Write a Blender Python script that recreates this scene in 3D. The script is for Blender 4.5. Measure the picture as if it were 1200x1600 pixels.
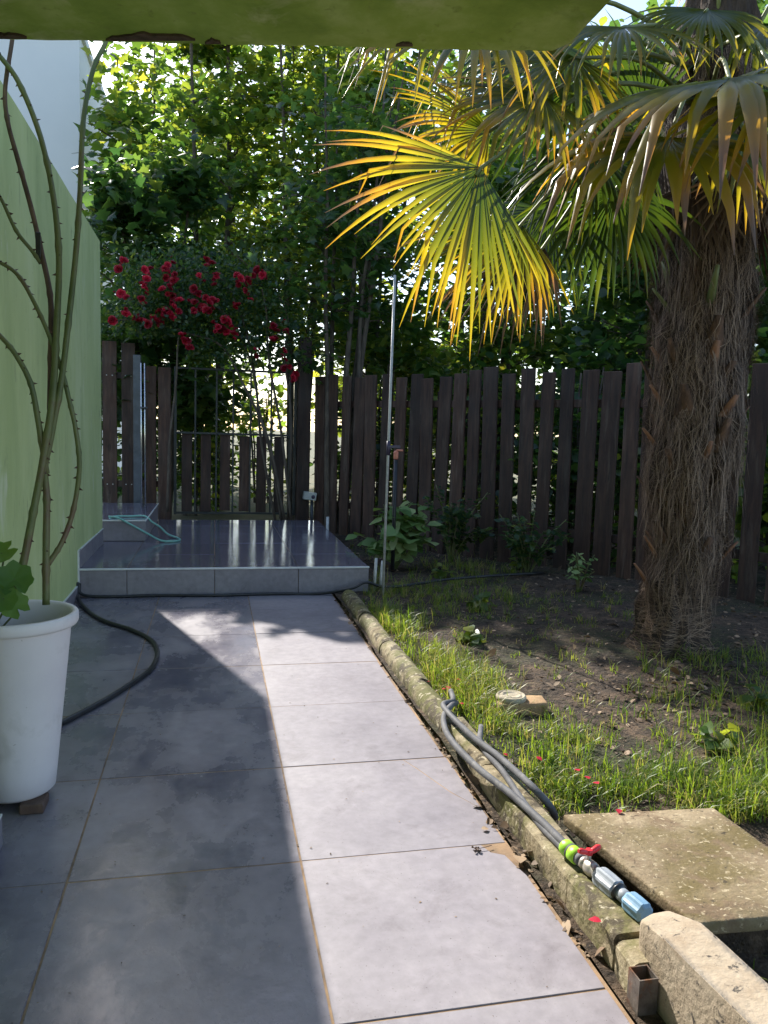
import bpy, bmesh, math, random
import numpy as np
from mathutils import Vector, Matrix, noise as mnoise
R = math.radians
random.seed(7); rng = np.random.default_rng(7)
for o in list(bpy.data.objects): bpy.data.objects.remove(o)
scene = bpy.context.scene
COL = scene.collection

# ------------------------------------------------------------------ camera
H = 1.2; F = 1200.0                      # eye height, focal length in photo pixels (1200 x 1600)
def _axes(vx, vy, roll):
    r = R(roll)
    Y = Vector(((vx-600)/F, (vy-800)/F, 1)).normalized()
    D = Y.cross(Vector((math.cos(r), math.sin(r), 0))).normalized()
    X = D.cross(Y)
    return Matrix((X, Y, -D))            # rows: world axes in camera (right, down, forward) coordinates
AX = _axes(335, 667, 1.75)
cd = bpy.data.cameras.new('camera'); cam = bpy.data.objects.new('camera', cd); COL.objects.link(cam)
right = AX @ Vector((1, 0, 0)); up = AX @ Vector((0, -1, 0)); back = AX @ Vector((0, 0, -1))
m = Matrix((right, up, back)).transposed().to_4x4(); m.translation = (0, 0, H); cam.matrix_world = m
cd.sensor_fit = 'VERTICAL'; cd.sensor_height = 24; cd.lens = 24*F/1600
cd.clip_start = .02; cd.clip_end = 2000
scene.camera = cam
scene.render.resolution_x = 768; scene.render.resolution_y = 1024

# ------------------------------------------------------------------ light
SUN = Vector((-1.15, 3.38, 2.66)).normalized()
w = bpy.data.worlds.new('World'); scene.world = w; w.use_nodes = True
nt = w.node_tree; bg = nt.nodes['Background']
sk = nt.nodes.new('ShaderNodeTexSky'); sk.sky_type = 'NISHITA'; sk.sun_disc = False
sk.sun_elevation = math.asin(SUN.z); sk.sun_rotation = math.atan2(SUN.x, SUN.y)
sk.air_density = 1.0; sk.dust_density = 1.0; sk.ozone_density = 1.0
nt.links.new(sk.outputs[0], bg.inputs[0]); bg.inputs[1].default_value = .14
sl = bpy.data.lights.new('sun', 'SUN'); sl.energy = 4.2; sl.angle = R(.6); sl.color = (1, .95, .86)
so = bpy.data.objects.new('sun', sl); COL.objects.link(so)
so.rotation_euler = SUN.to_track_quat('Z', 'Y').to_euler(); so.location = (-4, 12, 12)
vs = scene.view_settings; vs.view_transform = 'Standard'; vs.look = 'None'; vs.gamma = 1; vs.exposure = 1.22
vs.use_curve_mapping = False
scene.cycles.max_bounces = 7; scene.cycles.transparent_max_bounces = 8

# ------------------------------------------------------------------ pixels to places
def ray(u, v): return AX @ Vector(((u-600)/F, (v-800)/F, 1))
def at(u, v, Y):                         # the point seen at pixel u,v standing Y metres down the path
    d = ray(u, v); return Vector((0, 0, H)) + d*(Y/d.y)
def onz(u, v, z=0):                      # the point seen at pixel u,v on the level z
    d = ray(u, v); return Vector((0, 0, H)) + d*((z-H)/d.z)

# ------------------------------------------------------------------ materials
def newmat(name):
    m_ = bpy.data.materials.new(name); m_.use_nodes = True
    n = m_.node_tree; n.nodes.clear()
    return m_, n, n.nodes.new('ShaderNodeOutputMaterial')
def N(n, t, **k):
    x = n.nodes.new(t)
    for a, b in k.items():
        if a.startswith('i_'): x.inputs[a[2:].replace('_', ' ')].default_value = b
        else: setattr(x, a, b)
    return x
def ramp(n, stops, src):
    r = n.nodes.new('ShaderNodeValToRGB'); e = r.color_ramp.elements
    while len(e) < len(stops): e.new(.5)
    for x, (p, c) in zip(e, stops): x.position = p; x.color = (*c, 1) if len(c) == 3 else c
    n.links.new(src, r.inputs[0]); return r
def noise(n, scale, detail=5, rough=.55, vec=None, dist=0):
    x = N(n, 'ShaderNodeTexNoise'); x.inputs['Scale'].default_value = scale; x.inputs['Detail'].default_value = detail
    x.inputs['Roughness'].default_value = rough; x.inputs['Distortion'].default_value = dist
    if vec is None: vec = N(n, 'ShaderNodeNewGeometry').outputs['Position']
    n.links.new(vec, x.inputs['Vector']); return x
def stretch(n, sx, sy, sz):
    g = N(n, 'ShaderNodeNewGeometry'); mp = N(n, 'ShaderNodeMapping'); mp.inputs['Scale'].default_value = (sx, sy, sz)
    n.links.new(g.outputs['Position'], mp.inputs['Vector']); return mp.outputs[0]
def mix(n, f, a, b, mode='MIX'):
    x = N(n, 'ShaderNodeMix', data_type='RGBA', blend_type=mode)
    for i, v in ((0, f), (6, a), (7, b)):
        if hasattr(v, 'is_linked') or isinstance(v, bpy.types.NodeSocket): n.links.new(v, x.inputs[i])
        else: x.inputs[i].default_value = v if i == 0 else (*v, 1)
    return x.outputs[2]
def surf(name, stops, scale=4, rough=(.6, .8), bump=.2, bscale=60, bdist=.004, spec=.5, metal=0, vec=None,
         stains=None, tint=.0, detail=6, coat=0, rscale=3, pits=None):
    """noise-coloured principled surface: big mottling, stains with their own shape, fine relief, uneven gloss"""
    m_, n, out = newmat(name)
    p = N(n, 'ShaderNodeBsdfPrincipled'); n.links.new(p.outputs[0], out.inputs[0])
    v = stretch(n, *vec) if vec else None
    nz = noise(n, scale, detail, .6, v)
    col = ramp(n, stops, nz.outputs[0]).outputs[0]
    if stains:
        for (sc, lo, hi, c) in stains:
            s = noise(n, sc, 6, .65, v, .4); f = ramp(n, [(lo, (0, 0, 0)), (hi, (1, 1, 1))], s.outputs[0])
            col = mix(n, f.outputs[0], col, c)
    if tint:
        oi = N(n, 'ShaderNodeObjectInfo')
        f = ramp(n, [(0, (1-tint,)*3), (1, (1+tint*.6,)*3)], oi.outputs['Random'])
        col = mix(n, 1.0, col, f.outputs[0], 'MULTIPLY')
    n.links.new(col, p.inputs['Base Color'])
    rn = noise(n, rscale, 5, .6)
    rr = N(n, 'ShaderNodeMapRange'); rr.inputs[1].default_value = .35; rr.inputs[2].default_value = .65
    rr.inputs[3].default_value, rr.inputs[4].default_value = rough
    n.links.new(rn.outputs[0], rr.inputs[0]); n.links.new(rr.outputs[0], p.inputs['Roughness'])
    p.inputs['Specular IOR Level'].default_value = spec; p.inputs['Metallic'].default_value = metal
    if coat: p.inputs['Coat Weight'].default_value = coat; p.inputs['Coat Roughness'].default_value = .05
    if bump:
        b = N(n, 'ShaderNodeBump'); b.inputs['Strength'].default_value = bump; b.inputs['Distance'].default_value = bdist
        bn = noise(n, bscale, 6, .6, v); n.links.new(bn.outputs[0], b.inputs['Height']); n.links.new(b.outputs[0], p.inputs['Normal'])
    return m_
def leafmat(name, stops, tstops, trans=.45, rough=.45, attr='rnd', spec=.5):
    m_, n, out = newmat(name)
    a = N(n, 'ShaderNodeAttribute', attribute_name=attr)
    p = N(n, 'ShaderNodeBsdfPrincipled'); p.inputs['Roughness'].default_value = rough; p.inputs['Specular IOR Level'].default_value = spec
    t = N(n, 'ShaderNodeBsdfTranslucent'); mx = N(n, 'ShaderNodeMixShader'); mx.inputs[0].default_value = trans
    n.links.new(ramp(n, stops, a.outputs['Fac']).outputs[0], p.inputs['Base Color'])
    n.links.new(ramp(n, tstops, a.outputs['Fac']).outputs[0], t.inputs['Color'])
    n.links.new(p.outputs[0], mx.inputs[1]); n.links.new(t.outputs[0], mx.inputs[2]); n.links.new(mx.outputs[0], out.inputs[0])
    return m_

def tilemat(name, wet_lo, wet_hi, wet_rough, dry_rough):
    m_, n, out = newmat(name)
    p = N(n, 'ShaderNodeBsdfPrincipled'); n.links.new(p.outputs[0], out.inputs[0])
    a = noise(n, 2.2, 6, .6); b = noise(n, 26, 5, .6); c = noise(n, 190, 2, .5)
    c1 = ramp(n, [(.3, (.198, .180, .208)), (.52, (.252, .231, .259)), (.75, (.302, .279, .301))], a.outputs[0]).outputs[0]
    c2 = ramp(n, [(.35, (.86,)*3), (.7, (1.08,)*3)], b.outputs[0]).outputs[0]
    col = mix(n, 1.0, c1, c2, 'MULTIPLY')
    sp = ramp(n, [(.70, (1, 1, 1)), (.76, (.35, .3, .28))], c.outputs[0]).outputs[0]
    col = mix(n, 1.0, col, sp, 'MULTIPLY')
    dn = noise(n, 5.5, 9, .72, None, .6); dr_ = ramp(n, [(.30, (.78, .76, .76)), (.46, (1, 1, 1)), (.62, (1, 1, 1)), (.74, (1.16, 1.14, 1.12))], dn.outputs[0]).outputs[0]
    col = mix(n, 1.0, col, dr_, 'MULTIPLY')
    oi = N(n, 'ShaderNodeObjectInfo'); f = ramp(n, [(0, (.93, .93, .94)), (1, (1.06, 1.05, 1.04))], oi.outputs['Random'])
    col = mix(n, 1.0, col, f.outputs[0], 'MULTIPLY')
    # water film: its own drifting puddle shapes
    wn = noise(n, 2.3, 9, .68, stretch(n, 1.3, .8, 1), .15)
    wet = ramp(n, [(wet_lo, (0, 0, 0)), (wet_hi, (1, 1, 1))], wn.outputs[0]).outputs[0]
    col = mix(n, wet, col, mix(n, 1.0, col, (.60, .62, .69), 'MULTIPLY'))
    n.links.new(col, p.inputs['Base Color'])
    rr = N(n, 'ShaderNodeMapRange'); rr.inputs[3].default_value = dry_rough; rr.inputs[4].default_value = wet_rough
    n.links.new(wet, rr.inputs[0])
    rv = noise(n, 9, 5, .6); ra = N(n, 'ShaderNodeMath', operation='MULTIPLY_ADD'); ra.inputs[1].default_value = .14
    n.links.new(rv.outputs[0], ra.inputs[0]); n.links.new(rr.outputs[0], ra.inputs[2]); n.links.new(ra.outputs[0], p.inputs['Roughness'])
    bb = noise(n, 120, 4, .6); bu = N(n, 'ShaderNodeBump'); bu.inputs['Strength'].default_value = .12; bu.inputs['Distance'].default_value = .002
    n.links.new(bb.outputs[0], bu.inputs['Height'])
    b2 = noise(n, 7, 3, .5); bu2 = N(n, 'ShaderNodeBump'); bu2.inputs['Strength'].default_value = .16; bu2.inputs['Distance'].default_value = .01
    n.links.new(b2.outputs[0], bu2.inputs['Height']); n.links.new(bu.outputs[0], bu2.inputs['Normal']); n.links.new(bu2.outputs[0], p.inputs['Normal'])
    p.inputs['Specular IOR Level'].default_value = .55
    return m_

M = {}
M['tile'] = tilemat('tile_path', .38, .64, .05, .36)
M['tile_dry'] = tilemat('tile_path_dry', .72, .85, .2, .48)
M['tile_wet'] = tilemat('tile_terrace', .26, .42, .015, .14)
M['grout'] = surf('grout', [(.33, (.11, .075, .05)), (.62, (.40, .26, .15))], 6, (.8, .95), .4, 200)
M['trim'] = surf('trim', [(.3, (.62, .62, .62)), (.7, (.78, .78, .77))], 20, (.25, .4), .05)
M['greenwall'] = surf('green_plaster', [(.32, (.47, .55, .23)), (.52, (.56, .63, .285)), (.70, (.63, .69, .36))], 1.6, (.75, .9), .35, 55, .006,
                      vec=(1.6, 1.6, .5), stains=[(1.1, .52, .74, (.40, .48, .20)), (9, .60, .74, (.31, .36, .17)), (34, .66, .74, (.26, .29, .15)), (3.1, .64, .72, (.66, .69, .45))])
M['canopy'] = surf('canopy_paint', [(.32, (.25, .36, .06)), (.5, (.36, .48, .10)), (.70, (.52, .62, .22))], 5, (.7, .9), .5, 30, .006,
                   stains=[(4, .56, .72, (.66, .68, .38)), (2.2, .54, .72, (.20, .29, .05)), (16, .60, .70, (.27, .34, .08)), (30, .7, .8, (.07, .06, .03))])
M['render'] = surf('bare_render', [(.3, (.05, .035, .028)), (.7, (.16, .10, .08))], 30, (.8, .95), .8, 40, .01)
M['white'] = surf('white_paint', [(.3, (.74, .75, .77)), (.7, (.82, .82, .83))], .5, (.7, .85), .2, 8, .01, stains=[(.8, .68, .85, (.62, .62, .64))])
M['roof'] = surf('roof_tile', [(.3, (.22, .09, .05)), (.7, (.36, .15, .09))], 3, (.7, .9), .5, 6, .03)
M['glass'] = surf('dark_glass', [(.3, (.02, .025, .03)), (.7, (.03, .035, .04))], 1, (.05, .1), 0)
M['pot'] = surf('pot_plastic', [(.3, (.66, .61, .62)), (.7, (.75, .70, .70))], 3, (.42, .6), .12, 25, .003, stains=[(6, .56, .78, (.52, .48, .46)), (2, .58, .75, (.58, .53, .52)), (40, .68, .75, (.3, .25, .21))])
M['earth'] = surf('pot_earth', [(.3, (.018, .013, .01)), (.7, (.06, .045, .03))], 30, (.9, 1), .8, 60, .01)
M['soil'] = surf('soil', [(.30, (.016, .011, .007)), (.48, (.050, .033, .021)), (.68, (.135, .088, .055))], 9, (.9, 1), 1.0, 38, .03,
                 stains=[(1.2, .50, .62, (.036, .040, .014)), (14, .53, .64, (.020, .013, .009)), (60, .58, .68, (.20, .14, .085))])
M['ground'] = surf('dusty_ground', [(.3, (.06, .07, .03)), (.5, (.11, .11, .055)), (.7, (.19, .16, .10))], .6, (.9, 1), .6, 12, .03)
M['wood'] = surf('dark_board', [(.3, (.024, .012, .008)), (.5, (.050, .024, .015)), (.72, (.09, .045, .028))], 9, (.6, .8), .6, 30, .004, vec=(3, 3, .35), tint=.5,
                 stains=[(4, .55, .72, (.11, .08, .06)), (11, .58, .68, (.018, .011, .008))])
M['iron'] = surf('black_iron', [(.3, (.012, .016, .016)), (.7, (.03, .036, .034))], 20, (.4, .6), .2, 100)
M['steel'] = surf('grey_steel', [(.3, (.045, .055, .07)), (.7, (.085, .10, .125))], 12, (.35, .5), .1, 90, metal=.3)
M['chrome'] = surf('bright_tube', [(.3, (.55, .55, .56)), (.7, (.7, .7, .7))], 30, (.15, .3), 0, metal=.9)
M['galv'] = surf('galvanised', [(.3, (.42, .42, .40)), (.7, (.62, .61, .57))], 30, (.4, .55), .1, 120, metal=.2, stains=[(25, .62, .75, (.30, .20, .13))])
M['concrete'] = surf('mossy_concrete', [(.32, (.17, .13, .075)), (.5, (.29, .235, .145)), (.68, (.42, .355, .24))], 9, (.8, .95), .8, 45, .008,
                     stains=[(5, .42, .57, (.115, .110, .030)), (13, .51, .60, (.070, .053, .030)), (40, .58, .66, (.48, .42, .30))])
M['kerb_side'] = M['concrete']
M['cover'] = surf('cover_concrete', [(.3, (.16, .115, .065)), (.5, (.25, .19, .115)), (.72, (.35, .275, .175))], 5, (.8, .95), .7, 70, .006,
                  stains=[(3.2, .42, .60, (.135, .100, .035)), (9, .50, .62, (.17, .115, .065)), (60, .58, .66, (.46, .38, .25)), (45, .60, .68, (.055, .04, .022))])
M['lowwall'] = surf('plastered_low_wall', [(.3, (.30, .235, .165)), (.7, (.42, .345, .26))], 8, (.8, .95), .6, 60, .008,
                    stains=[(7, .52, .72, (.26, .19, .125)), (30, .60, .66, (.055, .047, .04)), (70, .66, .72, (.5, .43, .34))])
M['rust'] = surf('rusty_steel', [(.3, (.10, .08, .07)), (.7, (.24, .21, .19))], 30, (.4, .7), .4, 80, metal=.5, stains=[(20, .52, .66, (.20, .085, .04))])
M['rubber'] = surf('black_rubber', [(.3, (.012, .013, .015)), (.7, (.028, .029, .032))], 20, (.3, .45), .1, 80)
M['pipe'] = surf('grey_pipe', [(.3, (.085, .085, .095)), (.7, (.16, .16, .17))], 18, (.6, .8), .3, 60, spec=.3, stains=[(9, .6, .75, (.30, .28, .26))])
M['ghose'] = surf('green_hose', [(.3, (.16, .40, .34)), (.7, (.24, .50, .43))], 20, (.3, .4), .05)
M['lime'] = surf('lime_plastic', [(.3, (.30, .62, .03)), (.7, (.40, .72, .06))], 30, (.35, .5), .1)
M['greyplastic'] = surf('grey_plastic', [(.3, (.24, .27, .31)), (.7, (.34, .37, .41))], 25, (.35, .5), .1)
M['blueplastic'] = surf('blue_plastic', [(.3, (.14, .27, .42)), (.7, (.22, .37, .52))], 25, (.35, .5), .1)
M['brass'] = surf('nickel_brass', [(.3, (.40, .37, .33)), (.7, (.55, .51, .46))], 25, (.3, .5), .1, metal=.6)
M['redpaint'] = surf('red_paint', [(.3, (.55, .02, .03)), (.7, (.68, .04, .05))], 25, (.3, .45), .1)
M['orange'] = surf('orange_plastic', [(.3, (.62, .20, .13)), (.7, (.72, .28, .18))], 25, (.4, .5), 0)
M['purple'] = surf('dark_purple_plastic', [(.3, (.04, .03, .06)), (.7, (.07, .055, .10))], 25, (.4, .5), 0)
M['brick'] = surf('weathered_brick', [(.3, (.30, .18, .09)), (.7, (.44, .29, .15))], 14, (.8, .95), .7, 60, .006)
M['lid'] = surf('pale_lid', [(.3, (.30, .25, .18)), (.7, (.46, .40, .30))], 30, (.7, .9), .4, 70)
M['box'] = surf('pale_box', [(.3, (.36, .38, .36)), (.7, (.48, .49, .46))], 12, (.4, .6), .1)
M['bark'] = surf('bark', [(.3, (.045, .035, .027)), (.55, (.10, .078, .058)), (.75, (.17, .14, .105))], 14, (.8, .95), .9, 30, .012, vec=(2, 2, .5))
M['cane'] = surf('rose_cane', [(.35, (.075, .10, .03)), (.55, (.13, .145, .05)), (.7, (.13, .065, .045))], 5, (.4, .6), .3, 60, .003)
M['oldcane'] = surf('woody_cane', [(.3, (.055, .034, .026)), (.55, (.12, .072, .052)), (.75, (.19, .13, .095))], 12, (.6, .8), .6, 50, .004, vec=(2, 2, .6))
M['thorn'] = surf('thorn', [(.3, (.06, .03, .02)), (.7, (.12, .06, .04))], 30, (.5, .6), 0)
M['fibre'] = leafmat('palm_fibre', [(0, (.055, .031, .019)), (.5, (.19, .118, .076)), (1, (.42, .295, .205))], [(0, (.05, .03, .02)), (1, (.2, .13, .08))], .15, .7)
M['palmtrunk'] = surf('palm_trunk', [(.3, (.022, .014, .010)), (.55, (.065, .043, .032)), (.75, (.13, .09, .068))], 16, (.85, 1), 1.0, 50, .02, vec=(2.2, 2.2, .5))
M['stub'] = surf('leaf_stub', [(.3, (.16, .07, .035)), (.7, (.34, .16, .08))], 14, (.6, .8), .4, 40)
M['boot'] = surf('leaf_base', [(.3, (.05, .026, .015)), (.55, (.12, .062, .034)), (.75, (.24, .125, .065))], 22, (.8, .95), .8, 60, .006, vec=(2, 2, .5))
M['petiole'] = surf('palm_petiole', [(.3, (.09, .115, .03)), (.7, (.17, .18, .055))], 8, (.4, .55), .2, 40)
M['palm'] = leafmat('palm_leaf', [(0, (.04, .072, .018)), (.45, (.06, .09, .02)), (.66, (.14, .125, .022)), (.84, (.33, .20, .05)), (.93, (.30, .17, .10)), (1, (.20, .13, .09))],
                    [(0, (.08, .14, .01)), (.3, (.30, .32, .01)), (.58, (.82, .62, .015)), (.82, (.85, .42, .02)), (.94, (.40, .19, .06)), (1, (.2, .12, .07))], .5, .30, 't', .6)
M['deadpalm'] = leafmat('dead_palm_leaf', [(0, (.035, .022, .014)), (.5, (.085, .052, .032)), (1, (.17, .11, .07))], [(0, (.05, .03, .015)), (1, (.14, .08, .04))], .12, .75, 't', .2)
M['maple'] = leafmat('maple_leaf', [(0, (.024, .058, .020)), (.5, (.055, .11, .030)), (1, (.13, .17, .04))],
                     [(0, (.06, .17, .025)), (.5, (.28, .44, .04)), (1, (.70, .68, .06))], .50, .32)
M['darkleaf'] = leafmat('dark_leaf', [(0, (.014, .038, .018)), (.6, (.032, .07, .028)), (1, (.06, .10, .035))],
                        [(0, (.07, .19, .04)), (.6, (.20, .36, .05)), (1, (.50, .56, .06))], .46, .30)
M['litleaf'] = leafmat('light_leaf', [(0, (.04, .09, .02)), (.6, (.08, .14, .03)), (1, (.16, .18, .04))],
                       [(0, (.18, .32, .03)), (.6, (.44, .52, .04)), (1, (.70, .66, .06))], .5, .36)
M['shrubleaf'] = leafmat('shrub_leaf', [(0, (.09, .18, .05)), (.6, (.18, .29, .09)), (1, (.32, .40, .17))],
                         [(0, (.12, .24, .03)), (1, (.40, .46, .08))], .35, .45)
M['geranium'] = leafmat('geranium_leaf', [(0, (.06, .14, .03)), (1, (.15, .28, .05))], [(0, (.2, .38, .03)), (1, (.4, .55, .05))], .4, .5)
M['petal'] = leafmat('red_petal', [(0, (.22, .004, .016)), (.6, (.50, .010, .040)), (1, (.70, .03, .08))],
                     [(0, (.4, .012, .02)), (1, (.8, .05, .08))], .3, .45)
M['grass'] = leafmat('grass_blade', [(0, (.045, .09, .015)), (.55, (.10, .165, .025)), (.8, (.20, .22, .04)), (1, (.36, .29, .12))],
                     [(0, (.16, .30, .02)), (.6, (.36, .48, .03)), (1, (.55, .46, .12))], .45, .45)
M['litter'] = leafmat('leaf_litter', [(0, (.06, .038, .025)), (.5, (.19, .12, .07)), (1, (.40, .29, .19))], [(0, (.1, .06, .03)), (1, (.3, .2, .1))], .15, .7)

# ------------------------------------------------------------------ scene tree helpers
WL = {}
def wloc(o):
    v = Vector((0, 0, 0))
    while o is not None: v += o.location; o = o.parent
    return v
def tag(o, label=None, cat=None, group=None, kind=None):
    if label: o['label'] = label
    if cat: o['category'] = cat
    if group: o['group'] = group
    if kind: o['kind'] = kind
    return o
def thing(name, loc, label=None, cat=None, group=None, kind=None):
    o = bpy.data.objects.new(name, None); o.empty_display_size = .1; o.location = loc; COL.objects.link(o)
    return tag(o, label, cat, group, kind)
def link(name, me, parent=None, loc=(0, 0, 0)):
    o = bpy.data.objects.new(name, me); COL.objects.link(o); o.location = loc
    if parent is not None: o.parent = parent
    return o
class MB:
    """collects shapes in world coordinates; build() links them as ONE mesh object"""
    def __init__(s): s.v = []; s.f = []; s.sm = []
    def add(s, vs_, fs, smooth=False):
        k = len(s.v); s.v += [tuple(x) for x in vs_]; s.f += [tuple(k+i for i in f) for f in fs]; s.sm += [smooth]*len(fs); return s
    def box(s, a, b, mat=None):
        (x0, y0, z0), (x1, y1, z1) = a, b
        vs_ = [Vector((x, y, z)) for z in (z0, z1) for x, y in ((x0, y0), (x1, y0), (x1, y1), (x0, y1))]
        if mat: vs_ = [mat @ x for x in vs_]
        return s.add(vs_, [(3, 2, 1, 0), (4, 5, 6, 7), (0, 1, 5, 4), (1, 2, 6, 5), (2, 3, 7, 6), (3, 0, 4, 7)])
    def prism(s, poly, z0, z1):
        n = len(poly); vs_ = [(x, y, z0) for x, y in poly]+[(x, y, z1) for x, y in poly]
        return s.add(vs_, [tuple(range(n-1, -1, -1)), tuple(range(n, 2*n))]+[(i, (i+1) % n, n+(i+1) % n, n+i) for i in range(n)])
    def tube(s, pts, rad, n=8, cap=True, closed=False):
        pts = [Vector(p) for p in pts]; L = len(pts)
        if not hasattr(rad, '__len__'): rad = [rad]*L
        vs_ = []; ref = None
        for i, p in enumerate(pts):
            d = (pts[min(i+1, L-1)]-pts[max(i-1, 0)])
            if d.length < 1e-9: d = Vector((0, 0, 1))
            d.normalize()
            if ref is None:
                ref = d.orthogonal().normalized()
            u = (ref-d*ref.dot(d)).normalized(); ref = u; w_ = d.cross(u)
            vs_ += [p+(u*math.cos(2*math.pi*j/n)+w_*math.sin(2*math.pi*j/n))*rad[i] for j in range(n)]
        fs = [(i*n+j, i*n+(j+1) % n, (i+1)*n+(j+1) % n, (i+1)*n+j) for i in range(L-1) for j in range(n)]
        s.add(vs_, fs, True)
        if cap:
            k = len(s.v)-len(vs_)
            s.f += [tuple(k+j for j in range(n-1, -1, -1)), tuple(k+(L-1)*n+j for j in range(n))]; s.sm += [False, False]
        return s
    def lathe(s, prof, c, n=32, axis=None, smooth=True):
        c = Vector(c); q = Vector(axis).normalized().to_track_quat('Z', 'Y') if axis is not None else None
        vs_ = []
        for r, z in prof:
            for j in range(n):
                p = Vector((r*math.cos(2*math.pi*j/n), r*math.sin(2*math.pi*j/n), z))
                vs_.append((q @ p if q else p)+c)
        L = len(prof)
        return s.add(vs_, [(i*n+j, i*n+(j+1) % n, (i+1)*n+(j+1) % n, (i+1)*n+j) for i in range(L-1) for j in range(n)], smooth)
    def mesh(s, name, mat, org=Vector((0, 0, 0)), bevel=0, seg=1):
        me = bpy.data.meshes.new(name)
        me.from_pydata([(x-org.x, y-org.y, z-org.z) for x, y, z in s.v], [], s.f)
        me.polygons.foreach_set('use_smooth', s.sm)
        if bevel:
            b = bmesh.new(); b.from_mesh(me); bmesh.ops.recalc_face_normals(b, faces=b.faces)
            bmesh.ops.bevel(b, geom=b.edges[:], offset=bevel, segments=seg, affect='EDGES', profile=.5); b.to_mesh(me); b.free()
        me.materials.append(M[mat] if isinstance(mat, str) else mat); me.update()
        return me
    def build(s, name, mat, parent=None, bevel=0, seg=1, loc=None):
        if parent is not None: return link(name, s.mesh(name, mat, wloc(parent), bevel, seg), parent)
        loc = Vector(loc) if loc is not None else Vector((0, 0, 0))
        return link(name, s.mesh(name, mat, loc, bevel, seg), None, loc)
def smooth_path(pts, k=6):
    pts = [Vector(p) for p in pts]; out = []
    P = [2*pts[0]-pts[1]]+pts+[2*pts[-1]-pts[-2]]
    for i in range(1, len(P)-2):
        a, b, c, d = P[i-1:i+3]
        for j in range(k):
            t = j/k
            out.append(.5*((2*b)+(c-a)*t+(2*a-5*b+4*c-d)*t*t+(3*b-a-3*c+d)*t**3))
    out.append(pts[-1]); return out
def npmesh(name, verts, faces, mat, attrs=None, org=(0, 0, 0), smooth=False):
    """big mesh from arrays; faces (K,n)"""
    me = bpy.data.meshes.new(name); verts = np.asarray(verts, np.float32)-np.asarray(org, np.float32)
    K, n = faces.shape
    me.vertices.add(len(verts)); me.vertices.foreach_set('co', verts.ravel())
    me.loops.add(K*n); me.loops.foreach_set('vertex_index', faces.astype(np.int32).ravel())
    me.polygons.add(K); me.polygons.foreach_set('loop_start', np.arange(0, K*n, n, dtype=np.int32))
    if smooth: me.polygons.foreach_set('use_smooth', np.ones(K, bool))
    for k, a in (attrs or {}).items():
        at_ = me.attributes.new(k, 'FLOAT', 'POINT'); at_.data.foreach_set('value', np.asarray(a, np.float32))
    me.materials.append(M[mat]); me.update(calc_edges=True); return me
def unit(a): return a/np.maximum(np.linalg.norm(a, axis=-1, keepdims=True), 1e-9)

# leaf outlines (x along the leaf, y across), vertex 0 is the fan centre
def maple_shape():
    o = [(0, 0), (.02, .16), (-.06, .40), (.22, .30), (.30, .56), (.52, .36), (.60, .20), (1, 0), (.60, -.20), (.52, -.36), (.30, -.56), (.22, -.30), (-.06, -.40), (.02, -.16)]
    v = [(.3, 0, .05)]+[(x, y, -.22*abs(y)-.10*x*x) for x, y in o]
    return np.array(v), np.array([(0, i, i+1) for i in range(1, len(o))]+[(0, len(o), 1)])
def oval_shape(wd=.28):
    o = [(0, 0), (.25, wd*.8), (.55, wd), (.82, wd*.5), (1, 0), (.82, -wd*.5), (.55, -wd), (.25, -wd*.8)]
    v = [(.5, 0, .0)]+[(x, y, .18*abs(y)-.16*x*x) for x, y in o]
    return np.array(v), np.array([(0, i, i+1) for i in range(1, len(o))]+[(0, len(o), 1)])
MAPLE = maple_shape(); OVAL = oval_shape(); ROUND = oval_shape(.44)
def leaves(pos, size, nrm, shape, rnd, dirs=None):
    pos = np.asarray(pos); n = len(pos); sv, sf = shape; k = len(sv)
    nrm = unit(np.asarray(nrm))
    d = rng.normal(size=(n, 3)) if dirs is None else np.asarray(dirs)
    x = unit(d-nrm*np.sum(d*nrm, 1, keepdims=True)); y = np.cross(nrm, x)
    s = np.asarray(size)[:, None, None]
    V = pos[:, None, :]+s*(sv[None, :, 0:1]*x[:, None]+sv[None, :, 1:2]*y[:, None]+sv[None, :, 2:3]*nrm[:, None])
    Fc = (sf[None]+(np.arange(n)*k)[:, None, None]).reshape(-1, 3)
    return V.reshape(-1, 3), Fc, np.repeat(rnd, k)

def ground_z(x, y):
    return .012+.022*math.sin(x*2.1+y*1.3)*math.sin(y*1.7-x*.6)+.012*math.sin(x*6.3+1)*math.sin(y*5.1)+.02*max(0, min(1, (x-1.4)/1.2))

# ================================================================== SETTING
# far ground
g = MB(); S_ = 500
g.add([(-S_, -S_, -.06), (S_, -S_, -.06), (S_, S_, -.06), (-S_, S_, -.06)], [(0, 1, 2, 3)])
tag(g.build('ground', 'ground'), kind='structure')
# garden soil, a gently uneven sheet
nx, ny = 90, 120
xs = np.linspace(.86, 7.5, nx); ys = np.linspace(-.5, 10.5, ny)
vv = [(x, y, ground_z(x, y)+.012*mnoise.noise((x*9, y*9, 0))) for y in ys for x in xs]
ff = np.array([(j*nx+i, j*nx+i+1, (j+1)*nx+i+1, (j+1)*nx+i) for j in range(ny-1) for i in range(nx-1)])
tag(link('garden_soil', npmesh('garden_soil', np.array(vv), ff, 'soil', smooth=True)), kind='structure')

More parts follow.
